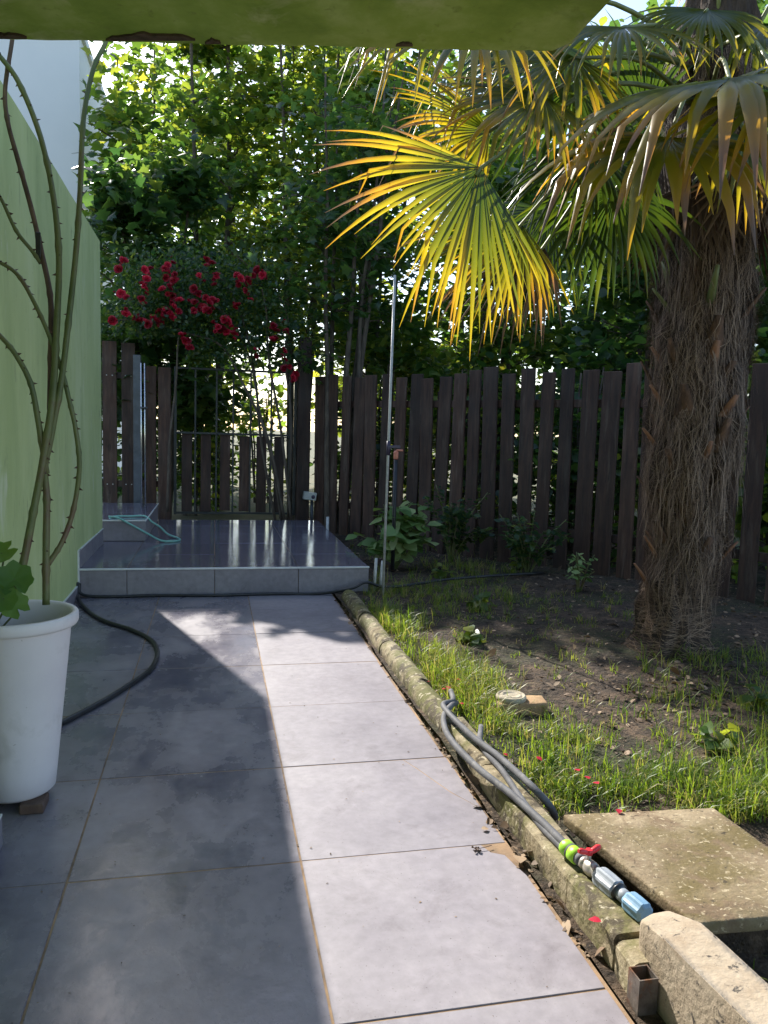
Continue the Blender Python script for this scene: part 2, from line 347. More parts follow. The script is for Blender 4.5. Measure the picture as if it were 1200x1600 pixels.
# path: bedding sheet + tiles
path = thing('path', (0, 1.4, 0), kind='structure')
MB().prism([(-.93, -1.6), (.858, -1.6), (.858, 5.56), (-.93, 5.56)], -.05, -.0016).build('bedding', 'grout', path)
GX = [-.905, -.37, .245, .853]; GY = [-1.63, -1.02, -.41, .20, .81, 1.42, 2.03, 2.64, 3.25, 3.85, 4.46, 5.07, 5.545]
gap = .0024
cr = [(.69, 2.64), (.725, 2.55), (.755, 2.46), (.79, 2.36), (.853, 2.24)]
for j in range(len(GY)-1):
    for i in range(3):
        x0, x1, y0, y1 = GX[i]+gap, GX[i+1]-gap, GY[j]+gap, GY[j+1]-gap
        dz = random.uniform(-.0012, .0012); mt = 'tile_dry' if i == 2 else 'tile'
        if i == 2: x1 += random.uniform(-.006, .004)
        polys = [[(x0, y0), (x1, y0), (x1, y1), (x0, y1)]]
        if i == 2 and j == 6:      # the cracked tile: two pieces
            c = [(a, b) for a, b in cr]; e = .0012
            c[0] = (c[0][0], y1); c[-1] = (x1, c[-1][1])
            polys = [[(x0, y0), (x1, y0), (x1, c[-1][1]-e)]+[(a-e, b-e) for a, b in c[-2:0:-1]]+[(c[0][0]-e, y1), (x0, y1)],
                     [(c[0][0]+e, y1)]+[(a+e, b+e) for a, b in c[1:-1]]+[(x1, c[-1][1]+e), (x1, y1)]]
        if i == 2 and j == 5:      # the tile with a broken corner
            k1 = [(.775, y1), (.79, 1.985), (.825, 1.965), (.835, 1.91), (x1, 1.86)]
            polys = [[(x0, y0), (x1, y0)]+k1[::-1]+[(x0, y1)]]
        for q in polys:
            cx = sum(p[0] for p in q)/len(q); cy = sum(p[1] for p in q)/len(q)
            me = MB().prism(q, -.012, dz).mesh('paving_tile', mt, Vector((cx, cy, 0)), .0012)
            link('paving_tile', me, path, Vector((cx, cy, 0))-path.location)
# mortar showing in the broken corner
MB().prism([(.78, 2.025), (.792, 1.99), (.827, 1.97), (.838, 1.915), (.852, 1.87), (.852, 2.025)], -.01, -.0035).build('mortar_patch', 'cover', path)

# raised terrace with tiles, riser tiles and a pale edge strip
ter = thing('terrace', (.1, 7, 0), kind='structure'); ZT = .197
MB().prism([(-.93, 5.562), (1.128, 5.562), (1.118, 8.46), (-1.5, 8.46), (-1.5, 6.76), (-.93, 6.76)], -.05, ZT-.006).build('core', 'grout', ter)
TX = [-.93, -.59, .01, .61, 1.135]; TY = [5.553, 6.15, 6.75, 7.35, 7.95, 8.47]
for j in range(5):
    for i in range(4):
        x0, x1, y0, y1 = TX[i]+.002, TX[i+1]-.002, TY[j]+.002, TY[j+1]-.002
        if i == 0 and j >= 2: x0 = -1.5
        c = Vector(((x0+x1)/2, (y0+y1)/2, 0))
        me = MB().prism([(x0, y0), (x1, y0), (x1, y1), (x0, y1)], ZT-.02, ZT+random.uniform(-.0008, .0008)).mesh('terrace_tile', 'tile_wet', c, .001)
        link('terrace_tile', me, ter, c-ter.location)
for i in range(4):
    x0, x1 = TX[i]+.002, TX[i+1]-.002
    if i == 0: x0 = -.905
    MB().box((x0, 5.548, .004), (x1, 5.566, ZT-.012)).build('riser_tile', 'tile_dry', ter, .001)
MB().box((-.905, 5.541, ZT-.010), (1.137, 5.556, ZT+.003)).build('edge_strip', 'trim', ter, .002)
MB().box((1.119, 5.57, -.05), (1.131, 8.45, ZT-.022)).build('side_render', 'lowwall', ter)
# tiled box step against the wall end
bx_ = thing('box_step', (-.75, 7.6, ZT), kind='structure'); ZB = .378
MB().box((-1.5, 6.895, ZT), (-.588, 8.40, ZB-.012)).build('core', 'grout', bx_)
MB().box((-.935, 6.885, ZT+.002), (-.578, 6.897, ZB-.010)).build('riser_tile', 'tile_dry', bx_, .001)
for a, b in ((6.90, 7.5), (7.503, 8.10), (8.103, 8.405)): MB().box((-.588, a, ZT+.002), (-.576, b, ZB-.010)).build('riser_tile', 'tile_dry', bx_, .001)
for a, b in ((6.885, 7.48), (7.484, 8.08), (8.084, 8.41)): MB().box((-1.5, a, ZB-.011), (-.58, b, ZB)).build('top_tile', 'tile_wet', bx_, .001)
MB().box((-.935, 6.878, ZB-.009), (-.570, 6.886, ZB+.003)).build('edge_strip', 'trim', bx_, .0015)
MB().box((-.577, 6.888, ZB-.009), (-.569, 8.41, ZB+.003)).build('edge_strip', 'trim', bx_, .0015)

# kerb: separate concrete edging stones
kerb = thing('kerb', (.93, 3.2, 0), kind='structure')
ky = [1.375, 1.463, 1.712, 2.37, 2.80, 3.30, 3.95, 4.60, 5.25]
for a, b in zip(ky[:-1], ky[1:]):
    mb = MB(); prof = []
    rnd = a > 2.7
    if rnd: prof = [(-.045, -.06), (-.052, .02)]+[(-.052*math.cos(t), .035+.052*math.sin(t)) for t in np.linspace(0, math.pi, 9)]+[(.052, .02), (.045, -.06)]
    else: prof = [(-.046, -.06), (-.046, .076), (-.040, .086), (-.030, .089), (.038, .090), (.046, .084), (.046, -.06)]
    sec = max(3, int((b-a)/.07)); n = len(prof); vs_ = []; jx = random.uniform(-.006, .006); jr = random.uniform(-.012, .012); jz = random.uniform(-.006, .004)
    e = .0045
    for s_ in range(sec+1):
        t = s_/sec; y = a+e+(b-a-2*e)*t; sh = .975 if s_ in (0, sec) else 1
        for q, (px, pz) in enumerate(prof):
            nn = mnoise.noise((px*14+5, y*9, pz*14))*.006+mnoise.noise((px*40, y*33, pz*40))*.0025
            vs_.append((.932+px*sh*(1+nn*6)+jx+jr*(t-.5), y+(mnoise.noise((px*30, b*7, pz*30))*.006 if s_ in (0, sec) else 0), pz*(sh if pz > .05 else 1)+nn+jz))
    fs = [(i*n+j, (i+1)*n+j, (i+1)*n+j+1, i*n+j+1) for i in range(sec) for j in range(n-1)]
    fs += [tuple(range(n)), tuple(sec*n+j for j in range(n-1, -1, -1))]
    mb.add(vs_, fs, False); o = mb.build('kerb_stone', 'concrete', kerb)
    o.data.polygons.foreach_set('use_smooth', [len(p.vertices) == 4 for p in o.data.polygons]); o.data.set_sharp_from_angle(angle=R(60 if rnd else 24))

# ================================================================== WALLS, HOUSE, CANOPY
wall = thing('garden_wall', (-.91, 4, 0), 'pale green plastered garden wall with a tiled skirting beside the path', 'wall')
WX = -.912; WZ = 2.66
def rough_slab(mb, x0, x1, y0, y1, z0, z1, sy=40, sz=22, amp=.004):
    """a wall block whose right face is slightly uneven"""
    vs_ = []; fs = []
    for j in range(sz+1):
        for i in range(sy+1):
            y = y0+(y1-y0)*i/sy; z = z0+(z1-z0)*j/sz
            vs_.append((x1+amp*mnoise.noise((y*1.7, z*1.7, 3))+amp*.3*mnoise.noise((y*7, z*7, 1)), y, z))
    for j in range(sz):
        for i in range(sy): k = j*(sy+1)+i; fs.append((k, k+1, k+sy+2, k+sy+1))
    mb.add(vs_, fs, True)
    q = [(x0, y0, z0), (x0, y1, z0), (x0, y1, z1), (x0, y0, z1)]
    c = [vs_[0], vs_[sy], vs_[-1], vs_[sz*(sy+1)]]
    mb.add(q+c, [(3, 2, 1, 0)])
    top = [vs_[sz*(sy+1)+i] for i in range(sy+1)]; mb.add(top+[(x0, y1, z1), (x0, y0, z1)], [tuple(range(sy+3))])
    far = [vs_[j*(sy+1)+sy] for j in range(sz+1)]; mb.add(far+[(x0, y1, z1), (x0, y1, z0)], [tuple(range(sz+2, -1, -1))])
    near = [vs_[j*(sy+1)] for j in range(sz+1)]; mb.add(near+[(x0, y0, z1), (x0, y0, z0)], [tuple(range(sz+3))])
    return mb
rough_slab(MB(), -1.10, WX, 2.3, 6.74, -.05, WZ).build('plaster', 'greenwall', wall)
for a, b in ((2.35, 2.94), (2.944, 3.54), (3.544, 4.14), (4.144, 4.74), (4.744, 5.34), (5.344, 5.548)):
    MB().box((WX-.004, a, .0), (WX+.010, b, .085)).build('skirting_tile', 'tile_dry', wall, .0012)
MB().box((WX-.004, 2.35, .085), (WX+.011, 5.548, .0925)).build('skirting_trim', 'trim', wall, .001)
MB().box((WX-.004, 5.538, .0925), (WX+.012, 5.549, .322)).build('skirting_trim', 'trim', wall, .001)
for a, b in ((5.552, 6.14), (6.144, 6.735)): MB().box((WX-.004, a, ZT), (WX+.010, b, .320)).build('skirting_tile', 'tile_dry', wall, .0012)
MB().box((WX-.004, 5.55, .3205), (WX+.011, 6.742, .3275)).build('skirting_trim', 'trim', wall, .001)

pil = thing('porch_pillar', (-.75, 1.9, 0), 'green plastered porch pillar with grey skirting in front of the white pot', 'pillar')
PX = -.592; PY = 2.235
rough_slab(MB(), -1.2, PX, -2.5, PY, -.05, 2.352, 30, 16).build('plaster', 'greenwall', pil)
MB().box((PX-.004, -2.5, 0), (PX+.014, PY+.012, .088)).build('skirting_tile', 'tile_dry', pil, .0012)
MB().box((PX-.004, -2.5, .088), (PX+.015, PY+.013, .095)).build('skirting_trim', 'trim', pil, .001)

# porch canopy: rough slab seen from below, chipped front edge
ZC = 2.35
can = thing('porch_canopy', (0, 1, ZC), 'weathered green porch canopy slab overhead with a chipped edge', 'canopy')
c0 = onz(-60, 62, ZC); c1 = onz(880, 80, ZC); c1b = onz(862, 80, ZC)
def canopy_mesh():
    na, nb = 110, 46; vs_ = []
    yl = lambda x: c0.y+(c1.y-c0.y)*(x-c0.x)/(c1.x-c0.x)
    x0, x1 = -2.6, c1.x
    for j in range(nb+1):
        for i in range(na+1):
            x = x0+(x1-x0)*(i/na); yf = yl(x); t = j/nb
            y = yf-(yf+2.5)*t**2.2
            if x > x1-.05: y -= .05*(1-math.sqrt(max(0, 1-((x-x1+.05)/.05)**2)))*(1-t)
            z = ZC+.006*mnoise.noise((x*4, y*4, 2))+.003*mnoise.noise((x*19, y*19, 4))
            if j == 0:
                z += .010+.008*mnoise.noise((x*13, 0, 9)); y += .006*mnoise.noise((x*22, 3, 1))
                if -.55 < x < -.13: z += .018+.02*abs(mnoise.noise((x*31, 1, 1)))
            if j == 1: z += .003*mnoise.noise((x*25, 5, 5))+(.008 if -.5 < x < -.18 else 0)
            vs_.append((x, y, z))
    n = na+1
    fs = [(j*n+i, j*n+i+1, (j+1)*n+i+1, (j+1)*n+i) for j in range(nb) for i in range(na)]
    mb = MB(); mb.add(vs_, fs, True)
    # rim and top
    ring = [vs_[i] for i in range(n)]+[vs_[j*n+na] for j in range(1, nb+1)]+[vs_[nb*n+i] for i in range(na-1, -1, -1)]+[vs_[j*n] for j in range(nb-1, 0, -1)]
    tp = [(x, y, ZC+.16) for x, y, z in ring]; k = len(ring)
    mb.add(ring+tp, [(i, k+i, k+(i+1) % k, (i+1) % k) for i in range(k)]+[tuple(range(k, 2*k))])
    return mb
canopy_mesh().build('slab', 'canopy', can)
# strips of bare render where the paint broke off
for (u0, u1, v, dv) in ((165, 305, 61, 7), (-40, 42, 58, 3), (618, 645, 70, 4), (320, 345, 66, 3)):
    ed = MB(); a = onz(u0, v-dv, ZC-.004); b = onz(u1, v-dv, ZC-.004); k = 14; lo = []; hi = []
    for i in range(k+1):
        t = i/k; u = u0+(u1-u0)*t; q = math.sin(math.pi*min(1, max(0, t)))**.5
        lo.append(onz(u, v+3, ZC-.006)); hi.append(onz(u, v+3-(dv+3)*q*(.7+.5*random.random()), ZC-.006))
    L = len(lo); tpz = [Vector((p.x, p.y, p.z+.02)) for p in lo+hi]
    ed.add(lo+hi, [(i, i+1, L+i+1, L+i) for i in range(L-1)])
    ed.add(lo+tpz[:L], [(i, i+1, L+i+1, L+i) for i in range(L-1)]); ed.add(hi+tpz[L:], [(i, i+1, L+i+1, L+i) for i in range(L-1)])
    ed.build('bare_edge', 'render', can)

# neighbour's white house behind the wall end
hs = thing('white_house', (-6, 19, 0), 'plain white house wall rising behind the green garden wall', 'house')
hx = ray(125, 200).x/ray(125, 200).y*16
MB().box((-11, 16, -.06), (hx, 23, 8.4)).build('wall', 'white', hs)
rf = MB().box((-11.15, 15.9, 8.4), (hx+.06, 23.1, 8.55)).build('parapet', 'white', hs)
for y in (17.6, 20.2):
    wn = MB().box((hx-.02, y, 4.2), (hx+.03, y+1.1, 5.6)).build('window', 'trim', hs)
    MB().box((hx+.02, y+.08, 4.28), (hx+.035, y+1.02, 5.52)).build('pane', 'glass', wn)

# ================================================================== FENCE, GATE, POSTS
def board_mesh(wd, th, z0, z1, bev=.004):
    return MB().box((-wd/2, -th/2, z0), (wd/2, th/2, z1)).mesh('board', 'wood', Vector((0, 0, 0)), bev)
fa, fb = Vector((1.16, 8.88, 0)), Vector((5.25, 2.93, 0)); fd = (fb-fa); fl = fd.length; fd.normalize(); fang = math.atan2(fd.y, fd.x)
fen = thing('wooden_fence', fa, 'tall dark brown picket fence of upright boards behind the palm', 'fence')
bms = [board_mesh(.150, .022, -.06, h_) for h_ in (1.76, 1.79, 1.82, 1.74)]
nb_ = int(fl/.197)
for i in range(nb_):
    p = fa+fd*(i*.197+.08+random.uniform(-.012, .012))
    o = link('board', random.choice(bms), fen, p-fa+Vector((0, 0, .0+.03*i/nb_+random.uniform(-.015, .02))))
    o.rotation_euler = (random.uniform(-.012, .012), random.uniform(-.02, .02), fang+random.uniform(-.05, .05)); o.scale.x = random.uniform(.84, 1.08)
nf = Vector((-fd.y, fd.x, 0))
if nf.y < 0: nf = -nf
for z in (.33, 1.46):
    rm = Matrix.Translation(fa+nf*.035) @ Matrix.Rotation(fang, 4, 'Z')
    MB().box((0, -.018, z), (fl, .018, z+.07), rm).build('rail', 'wood', fen, .003)
for i in range(5):
    rm = Matrix.Translation(fa+fd*(.15+i*1.62)+nf*.085) @ Matrix.Rotation(fang, 4, 'Z')
    MB().box((-.04, -.04, -.06), (.04, .04, 1.62), rm).build('post', 'wood', fen, .004)

fl2 = thing('wooden_fence', (-1.3, 9.02, 0), 'short dark board fence between the green wall end and the gate', 'fence')
for x0, x1, zt in ((-2.05, -1.90, 2.08), (-1.84, -1.69, 2.1), (-1.63, -1.47, 2.07), (-1.41, -1.26, 2.12), (-1.205, -1.055, 2.10), (-1.005, -.86, 2.09), (-.745, -.635, 1.85)):
    o = MB().box((x0, 9.0, -.06), (x1, 9.024, zt)).build('board', 'wood', fl2, .004)
for z in (.5, 1.7): MB().box((-2.05, 9.026, z), (-.6, 9.06, z+.07)).build('rail', 'wood', fl2, .003)
def screw_row(fence, pts):
    for p in pts: MB().lathe([(0, -.004), (.007, -.003), (.007, 0)], p, 8, (0, 1, 0)).build('screw', 'galv', fence)
screw_row(fl2, [Vector((x, 8.999, z)) for x in (-1.16, -1.10, -.96, -.90) for z in (.53, 1.73)])
gp = MB().box((-.612, 8.93, -.05), (-.475, 9.07, 1.84)).build('gate_post', 'wood', None, .006, loc=(-.54, 9, 0))
tag(gp, 'dark wooden gate post on the hinge side next to the steel post', 'post')
gp2 = MB().box((.935, 8.90, -.05), (1.085, 9.05, 2.25)).build('gate_post', 'wood', None, .006, loc=(1.0, 9, 0))
tag(gp2, 'taller dark wooden gate post carrying the small pale box', 'post')
sp = MB().box((-.862, 8.80, 0), (-.782, 8.88, 1.95)).build('steel_post', 'steel', None, .004, loc=(-.82, 8.84, 0))
tag(sp, 'blue grey square steel post beside the board fence', 'post')
gate = thing('garden_gate', (.27, 9, .2), 'black iron garden gate with dark wooden boards on its lower half', 'gate')
gx0, gx1, gz0, gz1, gm = -.43, .915, .215, 1.845, 1.125
def ibar(a, b, name='bar', r=.009): MB().tube([a, b], r, 6).build(name, 'iron', gate)
for z in (gz0, gm, gz1): MB().box((gx0, 8.985, z-.012), (gx1, 9.012, z+.012)).build('cross_bar', 'iron', gate, .002)
for x in (gx0, gx1): MB().box((x-.016, 8.984, gz0-.02), (x+.016, 9.016, gz1+.012)).build('stile', 'iron', gate, .002)
for u in (305, 338, 364, 391, 423, 452):
    x = at(u, 700, 9).x; MB().box((x-.010, 8.990, gz0), (x+.010, 9.010, gz1)).build('bar', 'iron', gate, .001)
for u in (292, 321.5, 351.5, 381.5, 408, 435.5):
    p = at(u, 740, 9.03); o = MB().box((p.x-.058, 9.017, .235+random.uniform(-.02, .01)), (p.x+.058, 9.038, 1.11+random.uniform(-.01, .015))).build('board', 'wood', gate, .003)
MB().tube([(gx1-.05, 8.98, 1.10), (gx1-.05, 8.95, 1.10), (gx1-.13, 8.95, 1.10)], .009, 8).build('latch_handle', 'iron', gate)
# twin thin tubes on the box step
tu = thing('tube_stand', (-.68, 7.95, ZB), 'pair of thin bright metal tubes standing on the box step', 'tube')
for dx in (0, .034): MB().tube([(-.70+dx, 7.95, ZB-.002), (-.705+dx, 7.95, 1.80)], .0065, 8).build('tube', 'chrome', tu)
MB().box((-.715, 7.93, 1.36), (-.645, 7.97, 1.375)).build('bracket', 'steel', tu, .002)
# meter box on the gate post
mbx = thing('meter_box', (1.0, 8.86, .45), 'small pale box with a round dial on the gate post', 'box')
q = at(484, 775, 8.84)
MB().box((q.x-.075, 8.80, q.z-.045), (q.x+.075, 8.899, q.z+.045), Matrix.Translation(q) @ Matrix.Rotation(R(7), 4, 'Y') @ Matrix.Translation(-q)).build('case', 'box', mbx, .006)
MB().lathe([(0, -.006), (.018, -.006), (.022, 0)], (q.x+.035, 8.798, q.z-.008), 14, (0, 1, 0)).build('dial', 'purple', mbx)
MB().tube([(q.x+.03, 8.88, q.z-.04), (q.x+.035, 8.88, -.02)], .018, 8).build('pipe', 'steel', mbx)

# ================================================================== POT, CANES, GERANIUM
PC = Vector((-.605, 2.545, 0)); RT, RB, PZ0, PZ1 = .178, .112, .028, .605
pot = thing('plant_pot', PC, 'tall white plastic plant pot with rolled rim at the foot of the wall', 'pot')
MB().lathe([(0, PZ0), (RB-.012, PZ0), (RB, PZ0+.012), (RB+.006, .10), (RT-.014, PZ1-.045), (RT-.012, PZ1-.03)], PC, 56).build('body', 'pot', pot)
MB().lathe([(RT-.013, PZ1-.040), (RT+.004, PZ1-.038), (RT+.008, PZ1-.030), (RT+.008, PZ1-.006), (RT+.003, PZ1), (RT-.008, PZ1), (RT-.013, PZ1-.008), (RT-.02, PZ1-.10)], PC, 56).build('rim', 'pot', pot)
dv = [(0, PZ1-.085)]; MB().lathe([(0, PZ1-.075), (.08, PZ1-.082), (RT-.021, PZ1-.09)], PC, 32).build('earth', 'earth', pot)
MB().box((PC.x+.03, PC.y-.125, 0), (PC.x+.10, PC.y-.04, .03)).build('foot', 'oldcane', pot, .003)
MB().box((PC.x-.09, PC.y-.03, 0), (PC.x-.02, PC.y+.06, .03)).build('foot', 'oldcane', pot, .003)
MB().box((PC.x+.01, PC.y+.04, 0), (PC.x+.07, PC.y+.11, .03)).build('foot', 'oldcane', pot, .003)

rose = thing('rose_plant', PC+Vector((0, 0, PZ1-.08)), 'leafless thorny rose canes climbing out of the white pot', 'rose')
canes = [  # (pixel path bottom -> top with depth, base radius, top radius, material)
 ([(12, 955, 2.50), (35, 885, 2.52), (52, 800, 2.55), (68, 715, 2.58), (82, 620, 2.62), (88, 520, 2.68), (92, 400, 2.75), (82, 300, 2.82), (62, 210, 2.88), (30, 130, 2.93), (0, 88, 2.96), (-25, 60, 3.0)], .0125, .0078, 'cane'),
 ([(72, 945, 2.56), (72, 860, 2.58), (73, 780, 2.60), (70, 730, 2.60), (78, 690, 2.61), (95, 600, 2.64), (105, 520, 2.68), (118, 400, 2.74), (125, 300, 2.80), (130, 190, 2.87), (145, 110, 2.93), (165, 66, 2.97), (172, 30, 3.0)], .0115, .0075, 'cane'),
 ([(78, 640, 2.62), (80, 520, 2.70), (78, 460, 2.74), (65, 395, 2.80), (50, 330, 2.84), (28, 250, 2.88), (12, 190, 2.92), (8, 140, 2.95), (18, 70, 2.99), (22, 40, 3.0)], .0095, .0065, 'oldcane'),
 ([(73, 740, 2.60), (60, 660, 2.60), (48, 600, 2.60), (25, 555, 2.60), (0, 525, 2.60), (-30, 500, 2.6)], .0095, .007, 'cane'),
 ([(75, 882, 2.58), (98, 845, 2.60), (115, 795, 2.62), (124, 730, 2.63), (118, 670, 2.64), (108, 625, 2.65), (97, 580, 2.66), (75, 520, 2.68), (52, 470, 2.70), (28, 430, 2.72), (0, 410, 2.72), (-30, 400, 2.7)], .0085, .006, 'cane'),
 ([(64, 412, 2.79), (50, 392, 2.78), (25, 360, 2.77), (0, 308, 2.77), (-30, 270, 2.77)], .007, .005, 'cane'),
]
for pts, r0, r1, mt in canes:
    pp = smooth_path([at(*p) for p in pts], 8); n = len(pp)
    rad = [(r0+(r1-r0)*i/(n-1))*(1+.07*mnoise.noise((i*.4, r0*900, 0))+(.22 if i % 11 == 5 else 0)) for i in range(n)]
    c = MB().tube(pp, rad, 9).build('cane', mt, rose)
    th = MB()
    for i in range(6, n-2, 2 if mt == 'cane' else 4):
        if random.random() < .55:
            d = (pp[i+1]-pp[i]).normalized(); s_ = Vector((random.choice((-1, 1, 1, -1, .3)), random.uniform(-.7, .4), random.uniform(-.3, .2))); s_ = (s_-d*s_.dot(d)).normalized()
            b = pp[i]+s_*rad[i]*.8; h_ = random.uniform(.008, .014); wd = d*random.uniform(.004, .006); cr_ = d.cross(s_)*.002
            th.add([b-wd, b+wd, b+cr_, b-cr_, b+s_*h_-d*.004], [(0, 2, 4), (2, 1, 4), (1, 3, 4), (3, 0, 4)])
    if th.v: th.build('thorns', 'thorn', c)
tgp = at(62, 385, 2.79); MB().box((tgp.x-.012, tgp.y-.006, tgp.z-.045), (tgp.x+.004, tgp.y+.002, tgp.z+.045)).build('tie', 'rubber', rose, .002)

ger = thing('geranium', PC+Vector((-.08, -.08, PZ1-.08)), 'bright green round geranium leaves in the white pot', 'plant')
def geranium_leaf(c, r, nrm, rot):
    k = 26; vs_ = []; nrm = Vector(nrm).normalized(); q_ = nrm.to_track_quat('Z', 'Y') @ Matrix.Rotation(rot, 3, 'Z').to_quaternion()
    for ring in (.0, .35, .7, 1.0):
        for j in range(k):
            a = math.pi*2*j/k; lob = 1+(.09*math.cos(a*7)+.03*math.cos(a*21))*ring; cut = 1-.55*ring*math.exp(-((a-math.pi)/.22)**2)
            z = .16*ring**2*r+.05*r*math.cos(a*7)*ring**2
            vs_.append(c+q_ @ Vector((r*ring*lob*cut*math.cos(a), r*ring*lob*cut*math.sin(a), z)))
    return vs_, [(i*k+j, i*k+(j+1) % k, (i+1)*k+(j+1) % k, (i+1)*k+j) for i in range(3) for j in range(k)]
for u, v, Y, r, nn in ((22, 905, 2.43, .052, (.25, -.9, .5)), (2, 865, 2.45, .045, (-.1, -.6, .8)), (20, 945, 2.42, .045, (.5, -.75, .5)), (-10, 925, 2.43, .05, (-.2, -.8, .6)), (5, 935, 2.40, .04, (.1, -.9, .3)), (-35, 900, 2.46, .05, (0, -.6, .8))):
    c = at(u, v, Y); vs_, fs = geranium_leaf(c, r, nn, random.random()*6)
    me = npmesh('leaf', np.array(vs_), np.array(fs), 'geranium', {'rnd': np.full(len(vs_), random.random())}, wloc(ger), True); lf = link('leaf', me, ger)
    MB().tube(smooth_path([c, c+Vector((0, .02, -.03)), PC+Vector((-.07, -.07, PZ1-.085))], 4), .003, 5).build('stalk', 'cane', lf)

# ================================================================== HOSES, PIPES, VALVE
def hose(name, pts, r, mat, label, cat='hose', k=8, n=10, loc=None):
    pp = smooth_path(pts, k); o = MB().tube(pp, r, n).build(name, mat, None, loc=loc or pp[0]); return tag(o, label, cat)
hz = .0125
gnd = lambda u, v, z=hz: onz(u, v, z)
hose('garden_hose', [(-.905, 5.50, .11), (-.895, 5.42, .03)]+[gnd(*p) for p in ((138, 955), (165, 971), (205, 984), (236, 1000), (246, 1020), (236, 1045), (205, 1068), (160, 1096), (95, 1130), (30, 1160))], .0125, 'rubber',
     'thick black hose curling across the shaded path towards the white pot')
hose('garden_hose', [(-.90, 5.535, .10), (-.885, 5.515, .03), (-.75, 5.50, .011), (-.4, 5.515, .011), (0, 5.49, .011), (.4, 5.51, .011), (.75, 5.49, .011), (.98, 5.42, .06), (1.10, 5.44, .10), (1.3, 5.5, .05), (1.9, 5.75, .06), (2.7, 5.9, .07)], .0105, 'rubber',
     'thin black hose lying along the foot of the terrace step')
zt_ = ZT+.009
hose('garden_hose', [(-.885, 6.92, .30), (-.885, 6.95, .345), (-.87, 7.05, ZB+.010), (-.72, 7.12, ZB+.009), (-.60, 7.10, ZB+.012), (-.54, 7.05, ZB-.03), (-.47, 7.08, ZT+.10), (-.40, 7.10, ZT+.03), (-.315, 7.02, zt_), (-.29, 6.88, zt_), (-.35, 6.80, zt_), (-.45, 6.80, ZT+.02), (-.55, 6.83, ZT+.07), (-.68, 6.86, .335), (-.80, 6.872, .40), (-.88, 6.90, ZB+.03)], .0085, 'ghose',
     'pale green hose looped over the box step and terrace')
# grey irrigation pipes along the kerb
zk = .105
pipe1 = [(1.03, 3.15, .07), (.975, 2.95, .10)]+[onz(*p, zk+.01) for p in ((693, 1104), (735, 1148), (780, 1183), (828, 1226))]+[onz(858, 1258, .075), onz(868, 1278, .03)]
hose('irrigation_pipe', pipe1, .0115, 'pipe', 'straight grey water pipe on the grass side of the kerb', 'pipe')
pipe2 = [(1.0, 2.98, .08), (.945, 2.88, .105)]+[onz(*p, zk) for p in ((694, 1118), (696, 1140), (712, 1165), (750, 1203), (795, 1238), (840, 1278), (868, 1305), (888, 1325))]
hose('irrigation_pipe', pipe2, .0115, 'pipe', 'grey water pipe bowing out over the kerb into the lime coupling', 'pipe')
pipe3 = [(1.01, 2.7, .085)]+[onz(*p, .095) for p in ((752, 1165), (785, 1205), (812, 1245), (845, 1290), (872, 1318), (886, 1334))]
hose('irrigation_pipe', pipe3, .0105, 'pipe', 'lower grey water pipe tucked beneath the other two by the kerb', 'pipe')
v0 = onz(882, 1322, .11); v1 = onz(1003, 1424, .11); vd = (v1-v0); vl = vd.length; vd.normalize()
val = thing('ball_valve', (v0+v1)/2, 'ball valve with red handle and lime and blue couplings beside the kerb', 'valve')
def ring(a, b, prof, name, mat, n=20, parent=val):
    return MB().lathe([(r, z*(b-a)*vl) for r, z in prof], v0+vd*vl*a, n, vd, True).build(name, mat, parent)
lc = ring(0, .20, [(0, 0), (.019, 0), (.021, .06), (.021, .46), (.0185, .48), (.0185, .54), (.021, .56), (.021, .96), (.018, 1), (0, 1)], 'lime_coupling', 'lime')
ring(.09, .11, [(.0215, 0), (.0215, 1)], 'clamp_band', 'pipe', parent=lc)
ring(.20, .27, [(0, 0), (.017, 0), (.017, 1), (0, 1)], 'adapter', 'pipe')
ring(.26, .50, [(0, 0), (.0165, 0), (.0165, .2), (.0135, .22), (.019, .35), (.020, .5), (.019, .65), (.0135, .78), (.0165, .8), (.0165, 1), (0, 1)], 'valve_body', 'brass', 18)
hp = v0+vd*vl*.34+Vector((0, 0, .02)); sd = vd.cross(Vector((0, 0, 1))).normalized()
MB().tube([hp-Vector((0, 0, .01)), hp+Vector((0, 0, .02))], .006, 8).build('spindle', 'brass', val)
mbh = MB()
for s_ in (-1, 1):
    e = sd*s_; t_ = hp+Vector((0, 0, .018))
    mbh.tube([t_, t_+e*.012+Vector((0, 0, .002)), t_+e*.026+Vector((0, 0, .008)), t_+e*.034+Vector((0, 0, .010))], [.006, .0075, .008, .005], 8)
mbh.tube([hp+Vector((0, 0, .012)), hp+Vector((0, 0, .026))], .009, 10); mbh.build('handle', 'redpaint', val)
def ribbed(a, b, r, name, mat):
    k = 28; mb = MB(); vs_ = []; q_ = vd.to_track_quat('Z', 'Y')
    prof = [(.62, 0), (.8, .05), (1, .18), (1.02, .55), (.98, .9), (.7, 1)]
    for rr, z in prof:
        for j in range(k):
            rb = r*rr*(1.0 if j % 4 < 2 else .91); vs_.append(v0+vd*vl*(a+(b-a)*z)+q_ @ Vector((rb*math.cos(2*math.pi*j/k), rb*math.sin(2*math.pi*j/k), 0)))
    mb.add(vs_, [(i*k+j, i*k+(j+1) % k, (i+1)*k+(j+1) % k, (i+1)*k+j) for i in range(5) for j in range(k)]+[tuple(range(k-1, -1, -1)), tuple(range(5*k, 6*k))])
    return mb.build(name, mat, val)
ribbed(.46, .74, .0265, 'grey_coupling', 'greyplastic')
ring(.72, .86, [(0, 0), (.0165, 0), (.0165, 1), (0, 1)], 'connector', 'greyplastic')
ring(.72, .745, [(.0, 0), (.022, 0), (.022, 1), (0, 1)], 'collar', 'rubber')
ribbed(.83, 1.05, .0255, 'blue_coupling', 'blueplastic')

